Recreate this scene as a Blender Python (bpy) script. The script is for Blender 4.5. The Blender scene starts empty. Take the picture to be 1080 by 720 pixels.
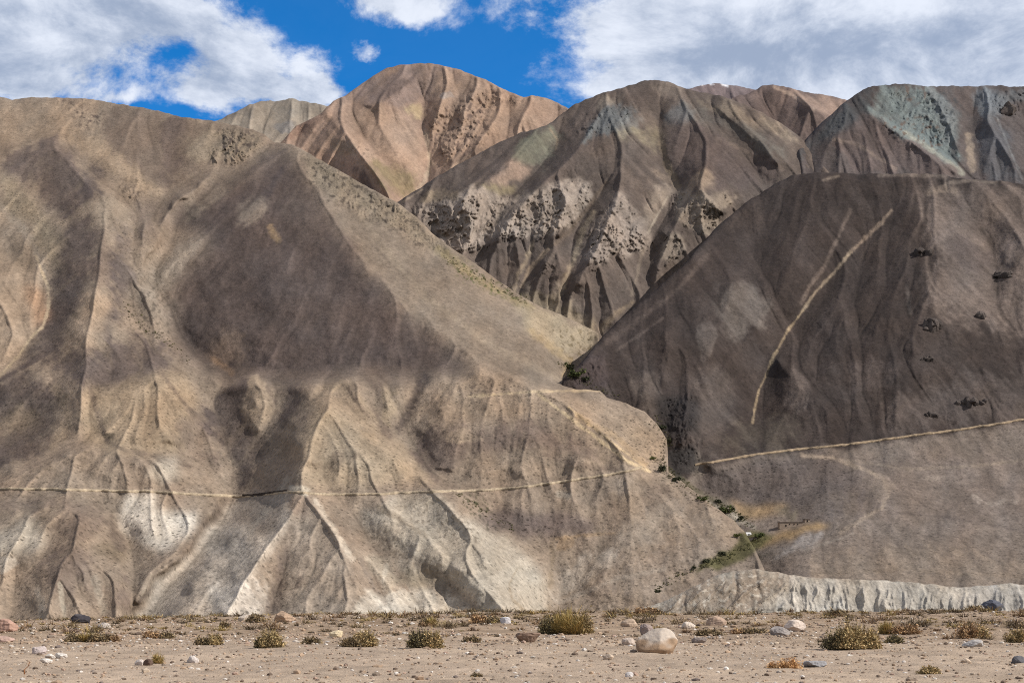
import bpy, bmesh, math, random
import numpy as np
from mathutils import Vector, Matrix

rng = np.random.default_rng(7)
random.seed(7)
S = bpy.context.scene
COL = S.collection
F = 1484.0            # focal length in photo pixels (photo is 1080 wide)
CAMZ = 1.7            # eye height
VH = 625.0            # photo row of eye level

# ------------------------------------------------------------------ noise
PERM = rng.permutation(4096)
GA = rng.random(4096) * 2 * np.pi
GX, GY = np.cos(GA), np.sin(GA)
def perlin(x, y, seed=0):
    xi = np.floor(x).astype(int); yi = np.floor(y).astype(int)
    xf = x - xi; yf = y - yi
    def g(ix, iy, dx, dy):
        h = PERM[(PERM[(ix + seed * 131) & 4095] + iy) & 4095]
        return GX[h] * dx + GY[h] * dy
    u = xf * xf * xf * (xf * (xf * 6 - 15) + 10); v = yf * yf * yf * (yf * (yf * 6 - 15) + 10)
    a = g(xi, yi, xf, yf); b = g(xi + 1, yi, xf - 1, yf)
    c = g(xi, yi + 1, xf, yf - 1); d = g(xi + 1, yi + 1, xf - 1, yf - 1)
    return (a + u * (b - a) + v * (c - a + u * (a - b - c + d))) * 1.4
def fbm(x, y, oct=4, seed=0, gain=.5):
    s = 0; a = 1.0; n = 0
    for o in range(oct):
        s = s + a * perlin(x * 2 ** o + 17.3 * o, y * 2 ** o - 9.1 * o, seed + o); n += a; a *= gain
    return s / n * 1.6
def ridged(x, y, oct=4, seed=0, gain=.55):
    s = 0; a = 1.0; n = 0
    for o in range(oct):
        s = s + a * (1 - 2 * np.abs(perlin(x * 2 ** o + 5.7 * o, y * 2 ** o + 3.3 * o, seed + o))); n += a; a *= gain
    return s / n
def blur(a, s):
    if s <= 0: return a
    r = max(1, int(s * 3)); k = np.exp(-.5 * (np.arange(-r, r + 1) / s) ** 2); k /= k.sum()
    p = np.pad(a, ((r, r), (0, 0)), mode='edge'); out = sum(k[i] * p[i:i + a.shape[0]] for i in range(2 * r + 1))
    p = np.pad(out, ((0, 0), (r, r)), mode='edge'); return sum(k[i] * p[:, i:i + a.shape[1]] for i in range(2 * r + 1))
def sstep(a, b, x):
    t = np.clip((x - a) / (b - a), 0, 1); return t * t * (3 - 2 * t)

# ------------------------------------------------------------------ survey grid: bearing (u) by elevation angle (v)
def window(u0, u1, v0, v1):
    global U0, V0, W, H, UU, VV, WARP
    U0, V0, W, H = u0, v0, u1 - u0, v1 - v0
    UU, VV = np.meshgrid(np.arange(W) + float(U0), np.arange(H) + float(V0))
    WARP = [fbm(UU / 26, VV / 26, 4, 3) * 7, fbm(UU / 26, VV / 26, 4, 40) * 7]
def samp(a, u, v, org=None):
    H, W = a.shape[:2]; u0, v0 = org or (U0, V0)
    x = np.clip(u - u0, 0, W - 1.001); y = np.clip(v - v0, 0, H - 1.001)
    xi = x.astype(int); yi = y.astype(int); fx = x - xi; fy = y - yi
    if a.ndim == 3: fx = fx[..., None]; fy = fy[..., None]
    return (a[yi, xi] * (1 - fx) + a[yi, xi + 1] * fx) * (1 - fy) + (a[yi + 1, xi] * (1 - fx) + a[yi + 1, xi + 1] * fx) * fy
def line_dist(pts):
    """distance to a polyline and interpolated extra values along it"""
    best = np.full((H, W), 1e9); val = np.zeros((H, W))
    p = [tuple(q) + (0,) * (3 - len(q)) for q in pts]
    for (x0, y0, a0), (x1, y1, a1) in zip(p[:-1], p[1:]):
        m = 60
        i0 = max(0, int(min(x0, x1) - m - U0)); i1 = min(W, int(max(x0, x1) + m - U0))
        j0 = max(0, int(min(y0, y1) - m - V0)); j1 = min(H, int(max(y0, y1) + m - V0))
        if i1 <= i0 or j1 <= j0: continue
        X = UU[j0:j1, i0:i1]; Y = VV[j0:j1, i0:i1]
        dx, dy = x1 - x0, y1 - y0; L = dx * dx + dy * dy + 1e-9
        t = np.clip(((X - x0) * dx + (Y - y0) * dy) / L, 0, 1)
        d = np.hypot(X - x0 - t * dx, Y - y0 - t * dy)
        b = best[j0:j1, i0:i1]; w = d < b
        b[w] = d[w]; val[j0:j1, i0:i1][w] = (a0 + (a1 - a0) * t)[w]
    return best, val
def poly_mask(pts, sig=0):
    P = np.array(pts, float); ins = np.zeros((H, W)); g = 10 + int(3 * sig)
    i0 = max(0, int(P[:, 0].min() - g - U0)); i1 = min(W, int(P[:, 0].max() + g - U0))
    j0 = max(0, int(P[:, 1].min() - g - V0)); j1 = min(H, int(P[:, 1].max() + g - V0))
    if i1 <= i0 or j1 <= j0: return ins
    X = UU[j0:j1, i0:i1] + WARP[0][j0:j1, i0:i1]; Y = VV[j0:j1, i0:i1] + WARP[1][j0:j1, i0:i1]
    r = np.zeros(X.shape, bool); n = len(P)
    for i in range(n):
        (xa, ya), (xb, yb) = P[i], P[(i + 1) % n]
        if ya == yb: continue
        c = ((ya > Y) != (yb > Y)) & (X < (xb - xa) * (Y - ya) / (yb - ya) + xa); r ^= c
    ins[j0:j1, i0:i1] = blur(r.astype(float), sig)
    return ins
def relax(lines, u0, u1, v0, v1):
    """height offsets known along ridges and gullies, everything between relaxed to a taut sheet"""
    w, h = u1 - u0, v1 - v0
    val = np.zeros((h, w)); wt = np.zeros((h, w))
    for pts in lines:
        if len(pts) == 1: pts = [pts[0], (pts[0][0] + 1, pts[0][1], pts[0][2])]
        for (x0, y0, a0), (x1, y1, a1) in zip(pts[:-1], pts[1:]):
            n = int(max(abs(x1 - x0), abs(y1 - y0)) * 2) + 2
            t = np.linspace(0, 1, n); X = (x0 + (x1 - x0) * t - u0).astype(int); Y = (y0 + (y1 - y0) * t - v0).astype(int)
            k = (X >= 0) & (X < w) & (Y >= 0) & (Y < h)
            np.add.at(val, (Y[k], X[k]), (a0 + (a1 - a0) * t)[k]); np.add.at(wt, (Y[k], X[k]), 1.0)
    pyr = [(val, wt)]
    while min(pyr[-1][0].shape) > 8:
        a, b = pyr[-1]; hh, ww = (a.shape[0] + 1) // 2 * 2, (a.shape[1] + 1) // 2 * 2
        a = np.pad(a, ((0, hh - a.shape[0]), (0, ww - a.shape[1]))); b = np.pad(b, ((0, hh - b.shape[0]), (0, ww - b.shape[1])))
        f = lambda q: q[::2, ::2] + q[1::2, ::2] + q[::2, 1::2] + q[1::2, 1::2]
        pyr.append((f(a), f(b)))
    x = None
    for a, b in reversed(pyr):
        fix = b > 0; tv = np.where(fix, a / np.maximum(b, 1e-9), 0)
        if x is None: x = np.full(a.shape, tv[fix].mean() if fix.any() else 0.)
        else:
            x = np.repeat(np.repeat(x, 2, 0), 2, 1)[:a.shape[0], :a.shape[1]]
        for it in range(60):
            x[fix] = tv[fix]
            p = np.pad(x, 1, mode='edge'); x = .25 * (p[:-2, 1:-1] + p[2:, 1:-1] + p[1:-1, :-2] + p[1:-1, 2:])
        x[fix] = tv[fix]
    out = np.zeros((H, W)); j0, j1, i0, i1 = v0 - V0, v1 - V0, u0 - U0, u1 - U0
    out[j0:j1, i0:i1] = x; out[j0:j1, :i0] = x[:, :1]; out[j0:j1, i1:] = x[:, -1:]; out[:j0] = out[j0]; out[j1:] = out[j1 - 1]
    return out
def world(d, u=None, v=None):
    if u is None: u, v = UU, VV
    return np.stack([(u - 540) / F * d, d + 0 * u, CAMZ + (VH - v) / F * d], -1)
def flow(d):
    P = world(blur(d, 2.0))
    Pu = np.gradient(P, axis=1); Pv = np.gradient(P, axis=0)
    E = (Pu ** 2).sum(-1); Fm = (Pu * Pv).sum(-1); G = (Pv ** 2).sum(-1)
    zu, zv = Pu[..., 2], Pv[..., 2]
    a = -(G * zu - Fm * zv); b = -(-Fm * zu + E * zv); n = np.hypot(a, b) + 1e-9
    return a / n, b / n
def lic(fx, fy, sig, L, seed, box):
    """streaks drawn along the fall line"""
    r = np.random.default_rng(seed); n = blur(r.standard_normal((H, W)), sig)
    i0, i1, j0, j1 = box
    X0, Y0 = np.meshgrid(np.arange(i0, i1, dtype=float), np.arange(j0, j1, dtype=float))
    acc = np.zeros(X0.shape); st = max(1.0, sig * .8); steps = int(L / st)
    for sgn in (1, -1):
        x, y = X0.copy(), Y0.copy()
        for k in range(steps):
            xi = np.clip(x, 0, W - 1).astype(int); yi = np.clip(y, 0, H - 1).astype(int)
            acc += n[yi, xi] * (1 - k / steps)
            x += sgn * st * fx[yi, xi]; y += sgn * st * fy[yi, xi]
    acc = (acc - acc.mean()) / (acc.std() + 1e-9)
    out = np.zeros((H, W)); out[j0:j1, i0:i1] = blur(acc, .6); return out

def rills(fx, fy, n, steps, seed):
    """how much rain runs through each place: drops followed down the fall line"""
    r = np.random.default_rng(seed); x = r.random(n) * (W - 1); y = r.random(n) * (H - 1); acc = np.zeros(H * W)
    for k in range(steps):
        xi = x.astype(int); yi = y.astype(int); acc += np.bincount(yi * W + xi, minlength=H * W)
        x = np.clip(x + fx[yi, xi] + r.normal(0, .12, n), 0, W - 1.01); y = np.clip(y + fy[yi, xi], 0, H - 1.01)
    a = blur(acc.reshape(H, W), .55); m = blur(a, 7) + 1e-6
    return np.clip((a / m - 1.0) / 2.2, 0, 1)
def erode(d, sc, mask, rounds, seed, gully=.5):
    """weathering: water gathers down the fall line and hollows the slope, crests are left standing between"""
    r = np.random.default_rng(seed); total = np.zeros((H, W))
    for sgn, sig, bl, amp, steps, frac in rounds:
        fx, fy = flow(d if sig < .5 else blur(d, sig)); n = int(W * H * frac)
        x = (r.random(n) * (W - 1)).astype(np.float32); y = (r.random(n) * (H - 1)).astype(np.float32); acc = np.zeros(H * W)
        fx = (sgn * fx).astype(np.float32).ravel(); fy = (sgn * fy).astype(np.float32).ravel()
        for k in range(steps):
            i = y.astype(np.int32) * W + x.astype(np.int32); acc += np.bincount(i, minlength=H * W)
            x = np.clip(x + fx[i], 0, W - 1.01); y = np.clip(y + fy[i], 0, H - 1.01)
        a = blur(acc.reshape(H, W), bl); a = a / (a.mean() + 1e-9)
        cut = np.log1p(2.0 * a); cut = cut - blur(cut, 22)
        d = d + sgn * amp * sc * mask * cut; total = total * .85 + sgn * cut * amp
        d = d + mask * .10 * (blur(d, max(.7, bl * .8)) - d)
        g = blur(d, 3.0) + gully * sc; d = np.where(d > g, g + .35 * (d - g), d)
    return d, total
# ------------------------------------------------------------------ materials
KEXP = 1.22
def lin(c):
    c = np.asarray(c, float) / 255.0
    return np.where(c <= .04045, c / 12.92, ((c + .055) / 1.055) ** 2.4)
def alb(c): return tuple(lin(c) / KEXP) + (1.0,)

class NT:
    def __init__(s, nt): s.nt = nt
    def n(s, t, **k):
        o = s.nt.nodes.new(t)
        for a, b in k.items():
            if a.startswith('_'): setattr(o, a[1:], b)
        return o
    def l(s, a, b): s.nt.links.new(a, b)
    def math(s, op, a, b=None, c=None, clamp=False):
        o = s.nt.nodes.new('ShaderNodeMath'); o.operation = op; o.use_clamp = clamp
        for i, q in enumerate((a, b, c)):
            if q is None: continue
            if isinstance(q, (int, float)): o.inputs[i].default_value = q
            else: s.l(q, o.inputs[i])
        return o.outputs[0]
    def mix(s, f, a, b, blend='MIX'):
        o = s.nt.nodes.new('ShaderNodeMix'); o.data_type = 'RGBA'; o.blend_type = blend
        for sock, q in ((o.inputs[0], f), (o.inputs[6], a), (o.inputs[7], b)):
            if isinstance(q, (int, float)): sock.default_value = q
            elif isinstance(q, tuple): sock.default_value = q
            else: s.l(q, sock)
        return o.outputs[2]
    def noise(s, vec, scale, detail=4, rough=.55, dist=0.0):
        o = s.nt.nodes.new('ShaderNodeTexNoise'); o.inputs['Scale'].default_value = scale
        o.inputs['Detail'].default_value = detail; o.inputs['Roughness'].default_value = rough; o.inputs['Distortion'].default_value = dist
        s.l(vec, o.inputs['Vector']); return o.outputs[0]
    def ramp(s, x, a, b, lo=0.0, hi=1.0):
        o = s.nt.nodes.new('ShaderNodeMapRange'); o.interpolation_type = 'SMOOTHSTEP'
        for i, q in enumerate((a, b, lo, hi)): o.inputs[i + 1].default_value = q
        s.l(x, o.inputs[0]); return o.outputs[0]
def mat_new(name):
    m = bpy.data.materials.new(name); m.use_nodes = True
    b = m.node_tree.nodes['Principled BSDF']; b.inputs['Roughness'].default_value = .95
    b.inputs['Specular IOR Level'].default_value = .1
    return m, NT(m.node_tree), b
def terrain_mat():
    m, t, b = mat_new('scree_and_rock')
    vc = t.n('ShaderNodeAttribute'); vc.attribute_name = 'Col'
    pos = t.n('ShaderNodeNewGeometry').outputs['Position']
    n1 = t.noise(pos, .11, 6, .62); n2 = t.noise(pos, .45, 4, .6); n3 = t.noise(pos, .02, 5, .6)
    f = t.math('MULTIPLY_ADD', t.ramp(n1, .32, .68), .26, .87)
    f = t.math('MULTIPLY', f, t.math('MULTIPLY_ADD', t.ramp(n2, .35, .65), .22, .89))
    f = t.math('MULTIPLY', f, t.math('MULTIPLY_ADD', n3, .3, .85))
    # small shrubs / stones as dark specks whose density comes with the surface
    vo = t.n('ShaderNodeTexVoronoi'); vo.inputs['Scale'].default_value = .17; t.l(pos, vo.inputs['Vector'])
    vr = t.n('ShaderNodeSeparateColor'); t.l(vo.outputs['Color'], vr.inputs[0])
    keep = t.ramp(t.math('ADD', vr.outputs[0], t.math('MULTIPLY', n3, .6)), .62, .68)
    sp = t.math('MULTIPLY', t.math('MULTIPLY', t.ramp(vo.outputs['Distance'], .20, .34, 1, 0), keep), vc.outputs['Alpha'])
    f = t.math('MULTIPLY', f, t.math('MULTIPLY_ADD', sp, -.70, 1.0))
    br = t.math('MULTIPLY', t.ramp(t.noise(pos, .37, 2, .5), .60, .70), vc.outputs['Alpha'])
    f = t.math('MULTIPLY', f, t.math('MULTIPLY_ADD', br, .35, 1.0))
    c = t.mix(1.0, vc.outputs['Color'], t.n('ShaderNodeCombineColor').outputs[0], 'MULTIPLY')
    cc = t.nt.nodes['Combine Color'] if 'Combine Color' in t.nt.nodes else None
    for i in range(3): t.l(f, cc.inputs[i])
    t.l(c, b.inputs['Base Color'])
    bp = t.n('ShaderNodeBump'); bp.inputs['Strength'].default_value = .7; bp.inputs['Distance'].default_value = 2.6
    hgt = t.math('ADD', n1, t.math('MULTIPLY', n2, .35)); t.l(hgt, bp.inputs['Height']); t.l(bp.outputs[0], b.inputs['Normal'])
    return m
def col_mat(name, scale, amt=.5, bump=.4, dist=.02, attr=True, color=None, rough=.95):
    m, t, b = mat_new(name); b.inputs['Roughness'].default_value = rough
    pos = t.n('ShaderNodeTexCoord').outputs['Object']
    n1 = t.noise(pos, scale, 6, .6); n2 = t.noise(pos, scale * 4.3, 4, .6)
    f = t.math('MULTIPLY', t.math('MULTIPLY_ADD', n1, amt * 2, 1 - amt), t.math('MULTIPLY_ADD', n2, amt, 1 - amt / 2))
    if attr:
        vc = t.n('ShaderNodeAttribute'); vc.attribute_name = 'Col'; base = vc.outputs['Color']
    else: base = color
    cc = t.n('ShaderNodeCombineColor')
    for i in range(3): t.l(f, cc.inputs[i])
    t.l(t.mix(1.0, base, cc.outputs[0], 'MULTIPLY'), b.inputs['Base Color'])
    bp = t.n('ShaderNodeBump'); bp.inputs['Strength'].default_value = bump; bp.inputs['Distance'].default_value = dist
    t.l(t.math('ADD', n1, t.math('MULTIPLY', n2, .4)), bp.inputs['Height']); t.l(bp.outputs[0], b.inputs['Normal'])
    return m

def mesh_np(name, verts, faces, mat, col=None, smooth=True, parent=None):
    """faces: (n,3) or (n,4) int array"""
    me = bpy.data.meshes.new(name); verts = np.asarray(verts, np.float32); faces = np.asarray(faces, np.int32)
    k = faces.shape[1]
    me.vertices.add(len(verts)); me.vertices.foreach_set('co', verts.ravel())
    me.loops.add(faces.size); me.loops.foreach_set('vertex_index', faces.ravel())
    me.polygons.add(len(faces)); me.polygons.foreach_set('loop_start', np.arange(0, faces.size, k, dtype=np.int32))
    me.polygons.foreach_set('use_smooth', np.full(len(faces), smooth))
    if col is not None:
        at = me.color_attributes.new('Col', 'FLOAT_COLOR', 'POINT'); at.data.foreach_set('color', np.asarray(col, np.float32).ravel())
    me.update(calc_edges=True); me.validate()
    if mat: me.materials.append(mat)
    o = bpy.data.objects.new(name, me); COL.objects.link(o)
    if parent is not None: o.parent = parent
    return o
def structure(o): o['kind'] = 'structure'; return o
def stuff(o): o['kind'] = 'stuff'; return o
def tag(o, label, cat, group=None):
    o['label'] = label; o['category'] = cat
    if group: o['group'] = group
    return o
TERRAIN = terrain_mat()

# ------------------------------------------------------------------ hills
def contour(pts, u):
    p = np.array(pts, float); return np.interp(u, p[:, 0], p[:, 1])
class Hill: pass
RELIEF = .85
HILLS = {}
def hill(name, top, urange, vbot, base, lines, shapes, ground, relief=1.0, rocks=(), soft=2.5, lic_amp=(.28, .8, 1.6),
         noise_amp=(5.0, 34), roll=(26, 8), speck=.5, rough_top=1.2, color_streak=1.0, seed=1, edit=None, calm=(), band=None, rill=(1.6, -.22), cut=1.0, mottle=.25, gully=.5, sat=.84, steps=(), crest=1.0):
    h = Hill(); HILLS[name] = h
    u0, u1 = urange
    v_lo = int(min(p[1] for p in top) - 4)
    window(u0 - 3, u1 + 4, v_lo, int(vbot) + 3); h.org = (U0, V0)
    d = base(UU, VV)
    off = relax(lines, u0, u1, v_lo, int(vbot) + 2) * relief * RELIEF if lines else 0 * d
    off = np.minimum(blur(off, .8), blur(off, 5)) * .75 + .25 * blur(off, soft); d = d + off
    sc = d / 1500.0
    d = d + noise_amp[0] * sc * fbm(UU / noise_amp[1], VV / noise_amp[1], 4, seed + 11)
    if edit: d = edit(d)
    for pts, amt, sg in steps: d = d + amt * poly_mask(pts, sg)
    calm_m = np.ones((H, W))
    for pts, q in calm: calm_m = calm_m * (1 - (1 - q) * poly_mask(pts, 12))
    d, ER = erode(d, sc, calm_m * cut, [(1, 4, 2.6, .6, 90, .08), (-1, 3, 1.1, 1.0 * crest, 80, .08)] * 3 + [(1, 1.5, 1.1, .35, 50, .10), (-1, 1.5, .8, .5 * crest, 40, .10)] * 2, seed + 9, gully)
    ERn = ER / (ER.std() + 1e-9)
    box = (max(0, u0 - U0), min(W, u1 - U0), max(0, v_lo - V0), min(H, int(vbot) - V0 + 2))
    fx, fy = flow(d)
    L1 = lic(fx, fy, .8, 26, seed + 1, box); L2 = lic(fx, fy, 2.2, 55, seed + 2, box); L3 = lic(fx, fy, 6.0, 90, seed + 3, box)
    fx2, fy2 = flow(d + (blur(L2, 1) * .5 + L3 * 1.0) * sc)
    RL = rills(fx2, fy2, int(W * H * .12), 90, seed + 4) * (.35 + .65 * sstep(-.3, .4, fbm(UU / 40, VV / 40, 2, seed + 8)))
    rk = np.zeros((H, W))
    rock_h = np.zeros((H, W))
    for pts, amp, size in rocks:
        m = np.clip(poly_mask(pts, 4.0), 0, 1); m = np.clip(1.25 * m * sstep(-.55, .12, fbm(UU / 15 + VV / 40, VV / 20, 4, seed + 18)), 0, 1)
        rk = np.maximum(rk, m * min(1, amp / 10.0))
        wx = UU + fbm(UU / 14, VV / 14, 2, seed + 5) * 5; wy = VV + fbm(UU / 14, VV / 14, 2, seed + 6) * 5
        ax, ay = (wx + .45 * wy) / (size * 1.0), (wy - .3 * wx) / (size * 1.7)
        r = ridged(ax, ay, 6, seed + 20, .68); q = ridged(wx / (size * .4) + 9, wy / (size * .55), 4, seed + 31, .65)
        rock_h += m * amp * (-.75 * r + .2 - .42 * q * (.4 + r))
    soft_m = 1 - .75 * rk
    d = d + soft_m * sc * calm_m * (rill[0] * RL + lic_amp[0] * L1 + lic_amp[1] * L2 + lic_amp[2] * (np.exp(-(L3 / .4) ** 2) * 2 + .35 * L3)) + rock_h
    h.d = d; h.top = top
    # ---- colour of the ground
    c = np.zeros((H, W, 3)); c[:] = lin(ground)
    sp = np.full((H, W), speck)
    if band is not None:
        m = (1.25 * band[1] * sstep(-.6, 1.3, .8 * L3 + .5 * L2 + .9 * fbm(UU / 30, VV / 30, 3, seed + 90)) * (1 if len(band) < 3 else 1))[..., None]; c = c * (1 - m) + m * (.45 * c + .55 * lin(band[0]))
    brk = .26 * L2 + .14 * L1 + .42 * fbm(UU / 8, VV / 7, 4, seed + 50) - .22 * np.clip(ERn, -1.5, 2.5)
    for sh in shapes:
        kind, pts, wd, colr, al = sh[:5]
        if kind == 'p': m = poly_mask(pts, wd)
        elif kind == 'l':
            dist, _ = line_dist(pts); dist = np.where(dist < 50, dist + .25 * (WARP[0] + WARP[1]) * min(1, wd / 8) + .30 * wd * fbm(UU / 5, VV / 5, 2, seed + 33) + .9 * fbm(UU / 9, VV / 9, 3, seed + 35), dist)
            m = np.clip(1.15 - dist / wd, 0, 1); m = m * m * (3 - 2 * m) * (.68 + .32 * sstep(-.35, .25, fbm(UU / 7, VV / 7, 3, seed + 34)))
        elif kind == 'e':
            (cx, cy, rx, ry) = pts; X = (UU - cx + WARP[0]) / rx; Y = (VV - cy + WARP[1]) / ry
            m = sstep(1.25, .55, np.hypot(X, Y))
        elif kind == 's':                       # specks of another rock inside a polygon
            m = poly_mask(pts, 3) * sstep(.15, .5, fbm(UU / wd, VV / wd, 3, seed + 77))
        if kind in 'pe' and (len(sh) < 6):
            e = 4 * m * (1 - m); m = np.clip(m + e * .95 * brk, 0, 1); m = np.clip(m * (1 + .5 * brk), 0, 1)
        m = np.clip(m * al, 0, 1)[..., None]
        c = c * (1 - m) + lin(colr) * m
        if len(sh) > 6: sp = sp * (1 - m[..., 0]) + sh[6] * m[..., 0]
    c = c * (1 + rill[1] * RL - .05 * np.clip(ERn, -2, 3))[..., None]
    g_ = c @ np.array([.3, .59, .11]); c = g_[..., None] + sat * (c - g_[..., None])
    cs = color_streak
    mo = fbm(UU / 30 + .4 * UU / 60, VV / 20, 5, seed + 101, .6); c = c * (1 - mottle * .30 * sstep(.05, .55, mo) + mottle * .20 * sstep(.05, .5, -mo))[..., None]
    var = 1 + cs * (.05 * L1 + .045 * L2 + .03 * L3) + .13 * fbm(UU / 60, VV / 60, 4, seed + 60) + .11 * fbm(UU / 14, VV / 12, 3, seed + 64) + .09 * fbm(UU / 4, VV / 3.2, 3, seed + 61) - .06 * ridged(UU / 11, VV / 9, 3, seed + 66)
    warm = .05 * fbm(UU / 45, VV / 45, 3, seed + 62)
    c = c * np.clip(var, .45, 1.7)[..., None]; c[..., 0] *= 1 + warm; c[..., 2] *= 1 - warm
    h.c = c
    # ---- mesh
    us = np.arange(max(u0, U0 + 1), min(u1, U0 + W - 2) + 1.0)
    tp = contour(top, us) + rough_top * fbm(us / 9.0, us * 0 + 3.3, 4, seed + 70)
    vk = np.arange(int(np.floor(tp.min())) - 1, int(vbot) + 1, dtype=float)
    keep = np.maximum(vk[:, None], tp[None, :])
    ug = np.broadcast_to(us, keep.shape)
    dd = samp(d, ug, keep)
    cR, hR = roll
    x = np.clip((keep - tp) / hR, 0, 1); dd = dd + cR * (dd / 2000) * (1 - np.sqrt(1 - (1 - x) ** 2))
    P = world(dd, ug, keep)
    cc = samp(c, ug, keep); ss = samp(sp, ug, keep)
    # the far side of the crest
    deltas = np.array([400, 230, 130, 70, 35, 14, 4.0])
    B = np.stack([np.stack([P[0, :, 0] * (dd[0] + q) / dd[0], dd[0] + q, P[0, :, 2] - .5 * q * q / (q + 12)], -1) for q in deltas])
    P = np.concatenate([B, P]); cc = np.concatenate([np.repeat(cc[:1], len(deltas), 0), cc]); ss = np.concatenate([np.repeat(ss[:1], len(deltas), 0), ss])
    R, Cn = P.shape[:2]
    idx = np.arange(R * Cn).reshape(R, Cn)
    f = np.stack([idx[:-1, :-1], idx[1:, :-1], idx[1:, 1:], idx[:-1, 1:]], -1).reshape(-1, 4)
    # drop the faces collapsed onto the crest
    low = np.concatenate([np.full(len(deltas), 1e9), vk])[1:, None]      # lower row of each face
    tcol = np.maximum(low, tp[None, :]) > tp[None, :]
    okc = tcol[:, :-1] | tcol[:, 1:]
    f = f[okc.reshape(-1)]
    used = np.unique(f); remap = np.full(R * Cn, -1); remap[used] = np.arange(len(used)); f = remap[f]
    col = np.concatenate([cc / KEXP, ss[..., None]], -1).reshape(-1, 4)[used]
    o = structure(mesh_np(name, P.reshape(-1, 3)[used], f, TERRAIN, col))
    h.obj = o
    return h
def at(h, u, v, lift=0.0):
    d = float(samp(HILLS[h].d, np.array([float(u)]), np.array([float(v)]), HILLS[h].org)[0])
    return Vector(((u - 540) / F * d, d, CAMZ + (VH - v) / F * d + lift))
def slope_base(s, A): return lambda u, v: A / (s - (VH - v) / F)

T = (166, 146, 122); T2 = (146, 128, 110); DK = (98, 88, 84); D2 = (116, 103, 95); WH = (194, 185, 174)
OR = (172, 136, 100); OL = (118, 112, 84); PALE = (178, 158, 132)

# far grey hill behind the left shoulder
hill('grey_far_hill', [(200, 140), (222, 130), (236, 124), (250, 117), (262, 111), (276, 107), (290, 107), (305, 104), (322, 107), (345, 112), (370, 120)],
     (200, 372), 190, slope_base(.7, 2150), [[(305, 104, -40), (300, 140, -40)], [(270, 108, -20), (255, 140, -50)], [(285, 110, 20), (280, 140, 30)], [(340, 112, 30), (330, 140, 60)]],
     [('e', (290, 118, 26, 8), 0, (140, 130, 118), .6), ('e', (300, 132, 12, 6), 0, (128, 124, 122), .7), ('e', (255, 118, 12, 6), 0, (120, 112, 104), .6)],
     (152, 138, 122), relief=.8, seed=201, speck=.1)
# reddish ridge with snow patches behind the saddle on the right
hill('distant_snowy_ridge', [(700, 98), (733, 92), (745, 89), (757, 88), (775, 90), (795, 94), (815, 99)], (702, 812), 150, slope_base(.7, 2600), [[(757, 88, 0), (757, 120, 0)]],
     [('l', [(738, 89), (741, 89)], 1.8, (250, 250, 255), 1), ('l', [(762, 89), (767, 91)], 2.2, (250, 250, 255), 1), ('l', [(749, 89), (753, 89)], 1.2, (240, 240, 250), .8)], (128, 112, 112), seed=211, speck=.0)
hill('red_back_ridge', [(770, 104), (790, 98), (803, 91), (815, 89), (826, 91), (840, 95), (850, 97), (863, 99), (880, 102), (895, 106), (920, 118)], (772, 925), 200, slope_base(.75, 1900),
     [[(815, 89, -40), (835, 100, -70), (858, 114, -80), (875, 122, -60)], [(800, 96, 20), (815, 125, 60), (825, 150, 80)], [(850, 97, -10), (890, 125, 60)], [(775, 110, -20), (800, 140, -20)]],
     [('p', [(815, 90), (850, 97), (890, 105), (880, 122), (862, 118), (835, 102)], 2, (168, 140, 122), .8), ('l', [(817, 92), (838, 102), (858, 116)], 2.5, (185, 158, 138), .8),
      ('p', [(790, 100), (812, 94), (830, 108), (860, 122), (868, 140), (850, 175), (820, 150), (780, 120)], 5, (100, 84, 78), .9)],
     (124, 104, 96), seed=221, speck=.1)
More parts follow.
